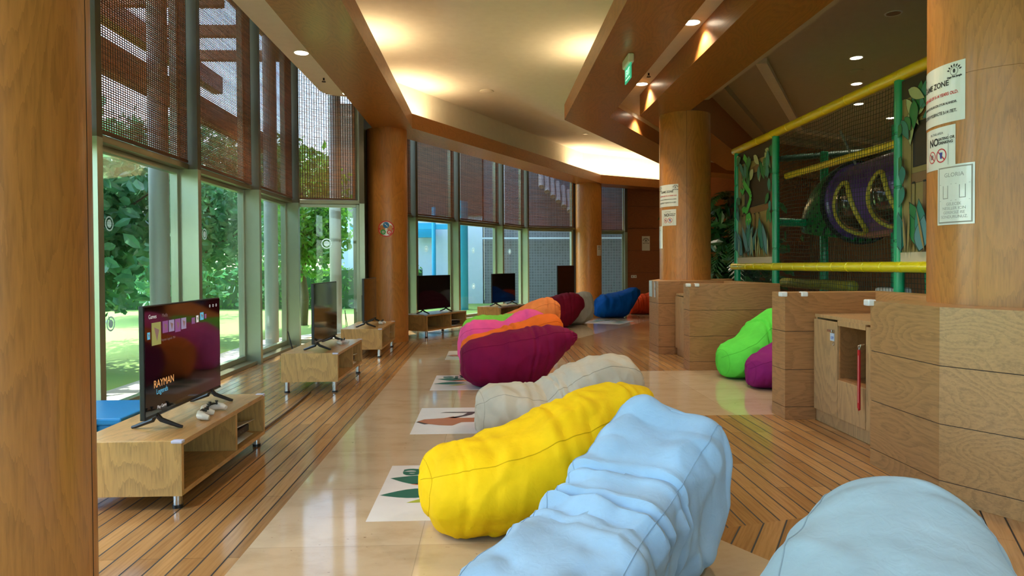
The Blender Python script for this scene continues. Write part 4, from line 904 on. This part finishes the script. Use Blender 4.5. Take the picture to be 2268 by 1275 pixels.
def disc(name, x, y, z, r_, label, cat, mat=WHITE):
    tag(MB().lathe([(r_, 0), (r_, -.008), (r_ * .8, -.014), (r_ * .3, -.016), (.004, -.016)], n=24).build(name, mat, smooth=True, loc=(x, y, z)), label, cat)
disc('ceiling_speaker', -.46, 12.96, 4.60, .13, 'flat round speaker in the tray ceiling', 'speaker', PLASTER)
disc('smoke_detector', 1.87, 17.2, 4.60, .07, 'small smoke detector on the far tray ceiling', 'detector')
disc('ceiling_vent', 5.6, 11.1, 4.42, .1, 'round grey vent between lit lights above the playground', 'vent', PLASTER2)
def sprinkler(x, y, z, label):
    o = thing('sprinkler', label, 'sprinkler', (x, y, z)); MB().cyl(0, 0, -.03, 0, .012, 10).cyl(0, 0, -.055, -.05, .03, 12).tube([(-.012, 0, -.03), (-.014, 0, -.05)], .003, 5).tube([(.012, 0, -.03), (.014, 0, -.05)], .003, 5).build('head', DARK, o)
sprinkler(-2.66, 9.75, 3.98, 'dark sprinkler head above the window side'); sprinkler(1.93, 9.6, 3.98, 'dark sprinkler head next to the light in the narrow strip')
# cove lamps: short tubes lying on the ledges
COVE = (1, .74, .40)
TUBE = emis('cove_tube', (1, .75, .4), 2.0)
def cove(c, k, d0, d1, power, label):
    p = Vector(along(c, k, d0)); q = Vector(along(c, k, d1)); mid = (p + q) / 2; L_ = (q - p).length; a = math.atan2((q - p).y, (q - p).x)
    o = thing('cove_lamp', label, 'cove lamp', (mid.x, mid.y, 3.92), a)
    MB().box(-L_ / 2, L_ / 2, -.03, .03, -.02, .01).build('batten', WHITE, o)
    m = MB().tube([(-L_ / 2, 0, .03), (L_ / 2, 0, .03)], .014, 10).build('tube', TUBE, o)
    l = light('lamp', 'AREA', (0, 0, .06), power, COVE, (R(180), 0, 0), shape='RECTANGLE', size=L_, size_y=.06); l.parent = o
# along(c, -1, d): segment 0 starts at the near mitre
def d0_(c, y): return y - (2.99 + .268 * c)
G_ = 'window side soffit'
cove(-1.62, -1, d0_(-1.62, 9.4), d0_(-1.62, 10.2), 9, 'cove lamp on the window side soffit before the mitre')
cove(-1.62, -1, d0_(-1.62, 4.6), d0_(-1.62, 5.4), 6, 'cove lamp on the window side soffit, nearest')
cove(-1.62, 0, .1, 1.3, 13, 'cove lamp on the far soffit just past the mitre')
cove(-1.62, 0, 8.2, 9.3, 12, 'cove lamp on the far soffit near its end')
cove(-1.62, 1, 0.2, 3.4, 40, 'long cove lamp glowing at the far end')
cove(1.58, -1, d0_(1.58, 10.0), d0_(1.58, 10.7), 8, 'cove lamp on the middle soffit near its corner')
cove(1.58, -1, d0_(1.58, 6.0), d0_(1.58, 6.6), 6, 'cove lamp on the middle soffit halfway')
cove(3.0 - .15, 0, 3, 6, 25, 'cove lamp far behind the middle pillar')

# ------------------------------------------------------------------ soft play frame
PX = 3.87
def PB(y, z, dx=0): return B(PX + dx, y, z)
pf = thing('soft_play_frame', 'green and yellow padded play frame with netting behind the partitions', 'playground')
def pad(pts, r_, name, mat, n=14, ringstep=.45):
    m = MB(); a, b = Vector(pts[0]), Vector(pts[-1]); L_ = (b - a).length; k = max(1, int(L_ / ringstep)); P_ = []; RR = []
    for i in range(k + 1):
        for dt, rr in ((-.012, r_), (-.006, r_ * .86), (.006, r_ * .86), (.012, r_)):
            t = i / k + dt / L_
            if 0 <= t <= 1: P_.append(a.lerp(b, t)); RR.append(rr)
    m.tube(P_, RR, n); return m.build(name, mat, pf, smooth=True)
for y in (10.47, 9.06, 6.30, 5.0): pad([PB(y, 0), PB(y, 3.02)], .048, 'post', GREENPAD)
pad([PB(10.6, 3.06), PB(9.06, 3.06), PB(4.3, 3.06)], .055, 'top_rail', YELPAD)
pad([PB(10.58, 1.265, -.03), PB(4.3, 1.265, -.03)], .052, 'middle_rail', plain('lemon_padding', (.86, .76, .01), .28, coat=.5), ringstep=.3)
pad([PB(9.0, 2.47, .12), PB(6.3, 2.47, .12)], .042, 'inner_rail', YELPAD)
pad([PB(9.3, 1.88, .1), B(5.0, 9.6, 1.86)], .06, 'cross_bar', GREENPAD)
for x, y in ((5.0, 8.2), (5.6, 7.2), (5.1, 10.2), (6.6, 10.0)): pad([B(x, y, 0), B(x, y, 3.0)], .06, 'post', GREENPAD)
pad([B(4.3, 11.2, 3.0), B(6.6, 10.1, 3.05)], .05, 'back_bar', plain('dark_green_padding', (.01, .05, .03), .5))
pad([B(6.6, 10.1, 3.1), B(6.3, 7.0, 3.1)], .06, 'side_bar', plain('orange_padding', (.6, .25, .02), .4))
pad([PB(10.2, 1.02, .6), PB(8.2, 1.02, .6)], .07, 'low_roll', plain('olive_padding', (.32, .30, .02), .4))
net = MB(); cell = .047; wd = .0052
def netpanel(y0, y1, z0, z1, dx=.03):
    y = y0
    rnd = random.Random(4)
    while y <= y1:
        net.tube([PB(y + .012 * math.sin(z * 3 + y * 9), z, dx + .02 * math.sin(z * 2.1)) for z in [z0 + (z1 - z0) * i / 8 for i in range(9)]], wd / 2, 4); y += cell
    z = z0
    while z <= z1:
        net.tube([PB(yy, z + .012 * math.sin(yy * 5 + z), dx + .02 * math.sin(z * 2.1)) for yy in [y0 + (y1 - y0) * i / 10 for i in range(11)]], wd / 2, 4); z += cell
netpanel(6.35, 9.02, 1.3, 3.0); netpanel(5.0, 10.45, .5, 1.22)
net.build('netting', NET, pf)
# tube slide section
tb = thing('crawl_tube', 'purple crawl tube with yellow rimmed bubble windows and green ends, behind the net', 'crawl tube')
ta = Vector(B(5.02, 9.05, 2.12)); tbb = Vector(B(5.25, 6.1, 2.28)); axd = (tbb - ta).normalized(); TL = (tbb - ta).length; TR = .50
qx = axd.to_track_quat('X', 'Z')
def TM(m): m.xf(Matrix.Translation(ta) @ qx.to_matrix().to_4x4()); return m
pr = [(TR * .96, 0), (TR * 1.06, .02), (TR * 1.06, .06), (TR, .08)] + [(TR + .015 * math.sin(math.pi * i / 10), .08 + (TL - .16) * i / 10) for i in range(1, 10)] + [(TR, TL - .08), (TR * 1.06, TL - .06), (TR * 1.06, TL - .02), (TR * .96, TL)]
TM(MB().lathe(pr, n=56, axis='x')).build('shell', PURPLE, tb, smooth=True)
def tubept(u, a, off): return (u, (TR + off) * math.cos(a), (TR + off) * math.sin(a))
vdir = qx.inverted() @ (Vector((0, 0, 1.3)) - (ta + tbb) / 2).normalized(); a0 = math.atan2(vdir.z, vdir.y)
for uc in (.42, 1.12, 2.2):
    rim = []; N_ = 44
    for i in range(N_):
        t = 2 * math.pi * i / N_; rim.append(Vector(tubept(uc + .20 * math.cos(t) * (1 + .25 * math.sin(t)), a0 + .12 + .72 * math.sin(t), .022)))
    wl_ = TM(MB().tube(rim, .032, 10, True)).build('window_rim', YPL, tb, smooth=True)
    m = MB(); vs = []; fs = []
    for j in range(7):
        s_ = 1 - j / 6
        for i in range(N_):
            t = 2 * math.pi * i / N_; vs.append(tubept(uc + s_ * .20 * math.cos(t) * (1 + .25 * math.sin(t)), a0 + .12 + s_ * .72 * math.sin(t), .02 + .07 * (1 - s_ * s_)))
    for j in range(6):
        for i in range(N_): fs.append((j * N_ + i, j * N_ + (i + 1) % N_, (j + 1) * N_ + (i + 1) % N_, (j + 1) * N_ + i))
    TM(m.add(vs, fs)).build('bubble_window', BUBBLE, wl_, smooth=True)
# green bend with punched holes at the far end, another at the near end
m = MB(); P_ = []; 
for i in range(13):
    a = R(i * 7.0); P_.append(ta - axd * (.42 * math.sin(a)) + Vector((0, 0, -.42)) * (1 - math.cos(a)))
m.tube(P_, [.52] + [.55] * 11 + [.53], 48); m.build('green_bend', GPL, tb, smooth=True)
m = MB()
rnd = random.Random(3)
for i in range(1, 12):
    c = P_[i]; t_ = (P_[min(i + 1, 12)] - P_[i - 1]).normalized(); u = t_.cross(Vector((0, 0, 1))).normalized(); w_ = u.cross(t_)
    for k in range(16):
        a = 2 * math.pi * (k + .5 * (i % 2)) / 16; n_ = (u * math.cos(a) + w_ * math.sin(a)); p = c + n_ * .556
        q = n_.to_track_quat('Z', 'Y'); m.add([p + q @ Vector((.018 * math.cos(h_), .018 * math.sin(h_), .0)) for h_ in [2 * math.pi * e / 8 for e in range(8)]], [tuple(range(8))])
m.build('air_holes', DARK, tb)['kind'] = 'stuff'
TM(MB().lathe([(TR * .9, TL), (TR * 1.08, TL + .02), (TR * 1.08, TL + .3), (TR * .9, TL + .5)], n=48, axis='x')).build('green_bend', GPL, tb, smooth=True)
for u in (.0, TL - .0): TM(MB().lathe([(TR * 1.05, u - .03), (TR * 1.13, u - .025), (TR * 1.13, u + .025), (TR * 1.05, u + .03)], n=48, axis='x')).build('flange', DARK, tb, smooth=True)
for u, dz in ((.30, .2), (1.75, .15)):
    p = ta + axd * u + Vector((-.25, 0, .46)); MB().tube([p, p + Vector((-.25, -.1, .42))], .016, 6).build('strap', GREY, tb)
# painted side boards
LG = plain('paint_leaf', (.02, .22, .06), .4); LG2 = plain('paint_teal', (.03, .25, .20), .4); LG3 = plain('paint_pale', (.45, .55, .28), .4); BRN = plain('paint_bark', (.24, .13, .05), .4); DBR = plain('paint_shadow', (.035, .025, .012), .5); SNK = plain('paint_snake', (.07, .55, .06), .4); YG = plain('paint_straw', (.30, .24, .08), .4); TL_ = plain('paint_bluegrey', (.10, .28, .32), .4)
BM = [DBR, BRN, YG, LG, LG2, LG3, SNK, TL_, INK]
def board(ya, yb, label, snake=True, seed=1):
    """painted panel between two posts; u along the frame from ya (far) to yb (near), v up"""
    Wd = abs(ya - yb); s = -1 if yb < ya else 1
    z0, z1 = 1.40, 2.99; rnd = random.Random(seed)
    def f(u, v, l=0): return Vector(B(PX - .006 - l, ya + s * u, z0 + v))
    o = MB().prism([B(PX - .005, ya), B(PX - .005, yb), B(PX + .02, yb), B(PX + .02, ya)], z0, z1).build('painted_board', YG, pf); o['label'] = label
    MB().prism([B(PX - .02, ya), B(PX - .02, yb), B(PX + .03, yb), B(PX + .03, ya)], z0 - .11, z0).build('base_strip', plain('cream_board', (.62, .55, .40), .5), o)
    m = MB(); H_ = z1 - z0; lay = [0]
    def L_(): lay[0] += .0004; return lay[0]
    def sh(poly, mi, mj=None):
        a = L_(); cx_ = sum(p[0] for p in poly) / len(poly); cy_ = sum(p[1] for p in poly) / len(poly)
        poly = [(min(max(u, 0), Wd), min(max(v, 0), H_)) for u, v in poly]
        big = [(cx_ + (u - cx_) * 1.08, cy_ + (v - cy_) * 1.06) for u, v in poly]; big = [(min(max(u, 0), Wd), min(max(v, 0), H_)) for u, v in big]
        flat(m, big, lambda u, v: f(u, v, a), 8); b = L_(); flat(m, poly, lambda u, v: f(u, v, b), mi)
    # wooden hut frame with the dark opening
    sh([(.0, .62), (Wd, .66), (Wd, .74), (0, .71)], 1); sh([(0, 1.20), (Wd, 1.26), (Wd, 1.36), (0, 1.27)], 1)
    sh([(.03, 0), (.14, 0), (.14, H_), (.03, H_)], 2); sh([(Wd - .12, 0), (Wd - .02, 0), (Wd - .02, H_), (Wd - .12, H_)], 1)
    if snake: sh([(.30, .74), (Wd - .14, .76), (Wd - .14, 1.22), (.32, 1.20)], 0)
    else: sh([(.20, .78), (Wd - .14, .8), (Wd - .14, 1.18), (.2, 1.16)], 0)
    sh([(0, 1.42), (Wd, 1.40), (Wd, H_), (0, H_)], 0)
    for i in range(5): sh([(.15 + i * .16, .0), (.20 + i * .16, 0), (.20 + i * .16, .62), (.16 + i * .16, .62)], 1 if i % 2 else 2)
    for i in range(26):
        sh(leafpoly(rnd.uniform(0, Wd), rnd.uniform(1.2, H_ - .05), rnd.uniform(.18, .34), rnd.uniform(.09, .15), R(rnd.uniform(200, 340))), rnd.choice([3, 4, 5, 3]))
    for i in range(16):
        sh(leafpoly(rnd.choice([.06, Wd - .07]) + rnd.uniform(-.04, .04), rnd.uniform(.6, 1.25), rnd.uniform(.14, .24), .10, R(rnd.uniform(230, 310))), rnd.choice([3, 4]))
    if snake:
        def band(pts, w_, mi):
            for k in range(len(pts) - 1):
                (x1_, y1_), (x2_, y2_) = pts[k], pts[k + 1]; dx, dy = x2_ - x1_, y2_ - y1_; l = math.hypot(dx, dy) or 1; nx, ny = -dy / l * w_, dx / l * w_
                a = .02; flat(m, [(x1_ + nx * 1.35, y1_ + ny * 1.35), (x2_ + nx * 1.35, y2_ + ny * 1.35), (x2_ - nx * 1.35, y2_ - ny * 1.35), (x1_ - nx * 1.35, y1_ - ny * 1.35)], lambda u, v: f(u, v, .012), 8)
                flat(m, [(x1_ + nx, y1_ + ny), (x2_ + nx, y2_ + ny), (x2_ - nx, y2_ - ny), (x1_ - nx, y1_ - ny)], lambda u, v: f(u, v, .0125), mi)
        band([(.25 + .10 * math.sin(i * .55) + .012 * i, 1.52 - i * .043) for i in range(20)], .045, 6)
        band([(.12 + .02 * i, 1.0 + .03 * math.sin(i)) for i in range(9)], .03, 6)
        band([(.2 + .03 * i, .70 + .025 * math.sin(i * .7)) for i in range(8)], .045, 6)
        hd = [(.36, .64), (.50, .66), (.56, .56), (.50, .42), (.44, .34), (.38, .42), (.33, .54)]
        flat(m, [(.445 + (u - .445) * 1.1, .5 + (v - .5) * 1.08) for u, v in hd], lambda u, v: f(u, v, .0132), 8); flat(m, hd, lambda u, v: f(u, v, .0136), 6)
        for uu in (.40, .49): flat(m, ell(uu, .56, .022, .014, 10), lambda u, v: f(u, v, .014), 5)
        flat(m, [(.40, .42), (.49, .42), (.445, .36)], lambda u, v: f(u, v, .014), 8)
    for i in range(16):
        sh(leafpoly(rnd.uniform(.05, Wd - .05), rnd.uniform(0, .12), rnd.uniform(.3, .5), rnd.uniform(.10, .2), R(rnd.uniform(55, 125))), rnd.choice([4, 7, 3, 7]))
    for i in range(10): sh(leafpoly(rnd.uniform(.0, Wd), 0, rnd.uniform(.25, .5), .03, R(rnd.uniform(70, 110))), rnd.choice([2, 5, 4]))
    m.build('painting', BM, o)
board(10.42, 9.12, 'painted jungle board with a green snake on the play frame', True, 2)
board(6.25, 5.05, 'painted jungle board with blue-green leaves next to the near pillar', False, 5)
# toys behind the net
tr = thing('toy_car', 'white ride-on toy car with black arches inside the play frame', 'toy car', B(4.7, 7.75, .55), R(20))
MB().box(-.25, .25, -.18, .18, .12, .33).box(-.14, .12, -.15, .15, .33, .47).build('body', WHITE, tr, bevel=.03)
for sx in (-.16, .16):
    MB().lathe([(.03, -.2), (.11, -.2), (.11, .2), (.03, .2)], n=20, axis='x').xf(Matrix.Rotation(R(90), 4, 'Z')).build('wheel', BLACK, tr, loc=(sx, 0, .11))
tag(MB().box(-.6, .6, -.5, .5, 0, .55).build('play_block', plain('dark_blue_foam', (.02, .06, .14), .6), bevel=.03, loc=B(4.7, 7.75, 0), rz=A0), 'dark blue foam block under the white toy car', 'foam block')
tag(MB().box(-.3, .3, -.9, .9, 0, .95).build('play_block', plain('teal_foam', (.0, .14, .18), .5), bevel=.04, loc=B(4.75, 5.85, 0), rz=A0), 'teal foam block inside the play frame near the big pillar', 'foam block')
tag(MB().box(-.06, .06, -.15, .15, 0, 1.05).build('play_block', plain('blue_foam', (.03, .10, .4), .5), bevel=.03, loc=B(5.0, 9.35, 0), rz=A0), 'slim blue foam column inside the play frame', 'foam block')

# ------------------------------------------------------------------ artificial palm behind the middle pillar
def leaf_cloud(rnd, n, fn, size, mb, flatness=.4, aspect=.42):
    for i in range(n):
        c = Vector(fn(rnd)); ax = Vector((rnd.gauss(0, 1), rnd.gauss(0, 1), rnd.gauss(-.5, .6))).normalized(); s = size * rnd.uniform(.6, 1.3)
        w_ = ax.cross(Vector((rnd.gauss(0, 1), rnd.gauss(0, 1), rnd.gauss(0, .3)))).normalized() * s * aspect * .5; n_ = ax.cross(w_).normalized() * s * .06
        mb.add([c, c + ax * s * .35 + w_ + n_, c + ax * s * .75 + w_ * .75 + n_, c + ax * s, c + ax * s * .75 - w_ * .75 + n_, c + ax * s * .35 - w_ + n_, c + ax * s * .5], [(0, 1, 6), (1, 2, 6), (2, 3, 6), (3, 4, 6), (4, 5, 6), (5, 0, 6)])
PALM = leafmat('palm_leaf', (.006, .05, .015), (.03, .14, .03))
pt = thing('artificial_palm', 'tall dark green artificial palm behind the middle pillar', 'plant', (4.35, 13.4, 0))
MB().tube([(0, 0, 0), (.03, 0, 1.2), (-.05, .02, 2.6)], [.09, .07, .06], 12).build('trunk', plain('bark', (.10, .06, .03), .8), pt)
m = MB(); rnd = random.Random(8)
for i in range(46):
    zb_ = rnd.uniform(.6, 2.7); a = rnd.uniform(0, 6.28); Lf = rnd.uniform(.7, 1.15); pv = Vector((0, 0, zb_)); dirx = Vector((math.cos(a), math.sin(a), 0))
    pts_ = [pv + dirx * Lf * t + Vector((0, 0, .55 * Lf * t - 1.1 * Lf * t * t)) for t in [k / 10 for k in range(11)]]
    for k in range(1, 11):
        p = pts_[k]; t_ = (pts_[k] - pts_[k - 1]).normalized(); sd = t_.cross(Vector((0, 0, 1))).normalized(); ll = .26 * (1 - .5 * k / 10)
        for s_ in (-1, 1):
            for q in (0, .5):
                b0_ = pts_[k - 1].lerp(p, q); tip = b0_ + sd * s_ * ll + t_ * ll * .6 + Vector((0, 0, -.06)); mid = (b0_ + tip) / 2; wv = t_ * .022
                m.add([b0_, mid + wv, tip, mid - wv], [(0, 1, 2, 3)])
o = m.build('fronds', PALM, pt); o['kind'] = 'stuff'
m = MB(); leaf_cloud(random.Random(5), 900, lambda r: (r.gauss(0, .38), r.gauss(0, .35), r.uniform(.3, 2.5)), .24, m)
m.build('broad_leaves', PALM, pt)['kind'] = 'stuff'

# ------------------------------------------------------------------ outdoors
GRASS = plain('lawn', (.20, .34, .06), .9, bump=.6, bscale=60)
gm_ = MATS['lawn']
g = struct(MB().prism([(-60, -25), (-60, 60), (60, 60), (60, 26), B(8, 23), B(3.0, 22.0), ring(-3.5, 1), ring(-3.5, 0), ring(-3.5, -1), ring(-3.5, -2), (-5, -25)], -.25, -.06).build('ground_lawn', GRASS))
PAVE = plain('pale_paving', (.50, .48, .42), .8, bump=.2, bscale=30)
for k in (-2, -1, 0): struct(MB().prism(seg(-4.1, CG - .08, k), -.12, -.02).build('ground_kerb', PAVE))
LEAF = [leafmat('leaf_green', (.05, .24, .11), (.20, .50, .26)), leafmat('leaf_bright', (.06, .22, .02), (.16, .42, .05))]
BARK = plain('tree_bark', (.16, .12, .09), .9, bump=.8, bscale=40)
def tree(x, y, h, r_, trunk_h, label, nleaf, size, mi=0, seed=1, squash=1.0):
    o = thing('garden_tree', label, 'tree', (x, y, -.06), 0, 'leafy trees outside the windows'); rnd = random.Random(seed)
    m = MB().tube([(0, 0, 0), (.06, .02, trunk_h * .5), (-.03, .05, trunk_h), (.02, 0, h * .8)], [.13, .10, .085, .04], 12)
    for k in range(6):
        a = k * 1.05; z_ = trunk_h + rnd.uniform(-.1, .6); m.tube([(0, 0, z_), (math.cos(a) * r_ * .4, math.sin(a) * r_ * .4, z_ + .5), (math.cos(a) * r_ * .75, math.sin(a) * r_ * .75, z_ + .8)], [.04, .025, .01], 6)
    m.build('trunk', BARK, o, smooth=True)
    cz = (trunk_h + h) / 2; hz = (h - trunk_h) / 2 + .25
    blobs = [(rnd.uniform(-.6, .6) * r_, rnd.uniform(-.6, .6) * r_, cz + rnd.uniform(-.75, .75) * hz, rnd.uniform(.32, .6) * r_) for _ in range(26)]
    def fn(r):
        bx, by, bz, br = r.choice(blobs); v = Vector((r.gauss(0, 1), r.gauss(0, 1), r.gauss(0, 1))).normalized() * br * r.uniform(.7, 1.05); return (bx + v.x, by + v.y, bz + v.z)
    m = MB(); leaf_cloud(rnd, nleaf, fn, size, m, aspect=.5); m.build('foliage', LEAF[mi], o)['kind'] = 'stuff'
tree(-5.35, 6.5, 2.9, 1.25, .8, 'large-leaved tree pressing against the nearest window', 4200, .24, 0, 1)
tree(-5.9, 9.3, 3.1, 1.3, 1.0, 'dark tree behind the nearest grey pole outside', 4200, .21, 0, 2)
tree(-6.2, 12.9, 3.6, 1.7, 1.25, 'tree with the low hanging branches outside the second window', 7000, .17, 0, 3)
tree(-4.9, 15.9, 4.0, 1.2, 1.35, 'bright green tree seen beside the pillar with the round sticker', 5000, .16, 1, 4)
tree(-9.6, 19.0, 4.2, 1.9, 1.2, 'bushy tree standing farther back on the lawn', 6000, .2, 0, 5)
tree(-10.5, 9.0, 4.0, 2.2, .8, 'broad dark tree deep in the garden behind the nearest window', 7000, .24, 0, 6)
tree(-20, 31, 7, 4.0, 2.2, 'distant pale green tree past the lawn', 4500, .4, 1, 7)
tree(-9.5, 31, 6, 3.2, 2.4, 'distant tree beyond the hedge', 4500, .4, 1, 8)
hg = thing('hedge', 'clipped green hedge at the back of the lawn', 'hedge', (-7.0, 22.5, -.06))
MB().box(-7, 4, -.4, .4, 0, 1.25).build('branches', plain('hedge_core', (.03, .09, .02), .9), hg)
m = MB(); leaf_cloud(random.Random(9), 6000, lambda r: (r.uniform(-7, 4), r.uniform(-.5, .1), r.uniform(0, 1.35)), .13, m); m.build('foliage', LEAF[1], hg)['kind'] = 'stuff'
POLE = plain('pale_pole_paint', (.50, .53, .50), .5)
for (X, Y, r_, lb) in [(-3.98, 7.72, .105, 'thick pale pole outside the nearest window'), (-4.0, 11.35, .11, 'pale pole outside the narrow bay before the corner'), (-3.55, 13.75, .115, 'pale pole outside the window next to the stickered pillar')]:
    tag(MB().cyl(X, Y, -.06, 5.1, r_, 28).build('outdoor_pole', POLE, smooth=True), lb, 'pole', 'pale round poles carrying the eaves')
tag(MB().box(-.09, .09, -.09, .09, 0, 5.1).build('dark_post', plain('dark_post_paint', (.02, .025, .022), .5), loc=(-3.22, 14.6, -.06)), 'dark square post outside, right beside the stickered pillar', 'post')
# timber pergola under the eaves
EAVE = wood('eave_timber', (.46, .22, .10), 'y', rough=.6)
pg = thing('timber_eaves', 'brown timber eaves slats hanging outside above the windows', 'eaves')
for c, z in ((-4.0, 3.35), (-4.9, 4.46)):
    m = MB()
    for k in (-2, -1): m.prism(seg(c - .09, c + .09, k), z, z + .30)
    m.build('beam', EAVE, pg)
for i in range(8):
    y = 3.2 + i * 1.2
    MB().prism([B(-5.2, y), B(-5.2, y + .12), B(-3.5, y + .12), B(-3.5, y)], 4.76, 4.92).build('rafter', EAVE, pg)
# neighbouring buildings behind the far windows
wh = thing('white_annex', 'sunlit white outbuilding with blue posts outside the far window', 'building', (0, 0, 0))
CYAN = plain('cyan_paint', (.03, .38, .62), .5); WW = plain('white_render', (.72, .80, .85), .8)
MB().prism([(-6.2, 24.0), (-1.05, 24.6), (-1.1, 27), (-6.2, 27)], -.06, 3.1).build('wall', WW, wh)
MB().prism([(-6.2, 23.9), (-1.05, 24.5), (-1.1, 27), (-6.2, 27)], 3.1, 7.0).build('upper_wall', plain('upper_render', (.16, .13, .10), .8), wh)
for X, Y, r_ in ((-1.62, 21.2, .26), (-2.65, 23.2, .07)): MB().cyl(X, Y, -.06, 3.3, r_, 24).build('post', CYAN, wh, smooth=True)
MB().box(-5.5, -1.6, 23.2, 23.35, 2.55, 2.72).box(-3.4, -2.7, 23.8, 24.2, 2.3, 2.8).build('gutter', CYAN, wh)
def gridwall():
    m, nt, b = newmat('screened_stone'); L = nt.links; tc = nt.nodes.new('ShaderNodeTexCoord')
    br = nt.nodes.new('ShaderNodeTexBrick'); mp = nt.nodes.new('ShaderNodeMapping'); mp.inputs['Rotation'].default_value = (R(90), 0, 0); L.new(tc.outputs['Object'], mp.inputs[0]); L.new(mp.outputs[0], br.inputs['Vector'])
    br.inputs['Scale'].default_value = 1; br.inputs['Brick Width'].default_value = .10; br.inputs['Row Height'].default_value = .10; br.offset = 0; br.inputs['Mortar Size'].default_value = .012
    br.inputs['Color1'].default_value = (.17, .165, .16, 1); br.inputs['Color2'].default_value = (.22, .21, .205, 1); br.inputs['Mortar'].default_value = (.28, .275, .275, 1); L.new(br.outputs[0], b.inputs['Base Color']); b.inputs['Roughness'].default_value = .8; return m
st_ = thing('stone_annex', 'grey gridded wall with a pale roof outside the farthest windows', 'building')
MB().prism([(-1.0, 24.6), (9.0, 25.6), (9.0, 28), (-1.0, 27)], -.06, 6.6).build('wall', gridwall(), st_)
MB().prism([(-1.1, 24.3), (9.0, 25.3), (9.0, 25.4), (-1.1, 24.4)], 2.25, 2.31).build('pipe', WW, st_)
rf = MB(); 
for i in range(10):
    x = 1.05 + i * .20; rf.tube([(x, 23.9 + .1 * x, 4.05 - i * .17), (x, 24.5 + .1 * x, 4.75 - i * .155)], .10, 8)
rf.build('roof', plain('pale_roof_tile', (.55, .45, .40), .8), st_)
MB().box(1.05, 1.75, 25.1, 25.16, .95, 1.75).build('window', emis('lit_opening', (.8, .82, .8), 1.0), st_)
# frosted dots on the panes
DOT = bamboo('frosted_dot', (.62, .80, .80))
def pane_dot(px, py, z, ang_, r_, lb):
    m = MB(); f = lambda u, v: Vector((px + u * math.cos(ang_), py + u * math.sin(ang_), z + v)); annulus(m, 0, 0, r_ * .8, r_, f, 0, 20); annulus(m, 0, 0, .0, r_ * .55, f, 0, 16); tag(m.build('pane_sticker', DOT), lb, 'sticker', 'small round safety stickers on the glass')
for y, z, lb in [(5.98, 1.68, 'round safety sticker on the nearest pane, the upper one'), (5.98, .82, 'round safety sticker on the nearest pane, the lower one'), (7.95, 1.68, 'round safety sticker on the second pane'), (9.6, 1.68, 'upper round safety sticker on the narrow third pane'), (9.6, .72, 'lower round safety sticker on the narrow third pane')]:
    p = B(CG + .015, y); pane_dot(p[0], p[1], z, A0 + R(90), .065, lb)
p = (Vector(bayD[0]) + Vector(bayD[1])) / 2; pane_dot(p.x + .02, p.y - .02, 1.68, A0 + R(12), .085, 'round safety sticker on the pane beside the stickered pillar')
for d, lb in [(3.4, 'bright far pane'), (5.4, 'far pane behind the small television'), (7.3, 'narrow far pane')]:
    for z, w_ in ((1.68, 'upper'), (.8, 'lower')):
        q = s1(d); pane_dot(q[0] + .02, q[1] - .02, z, A0 + R(60), .07, '%s round safety sticker on the %s' % (w_, lb))
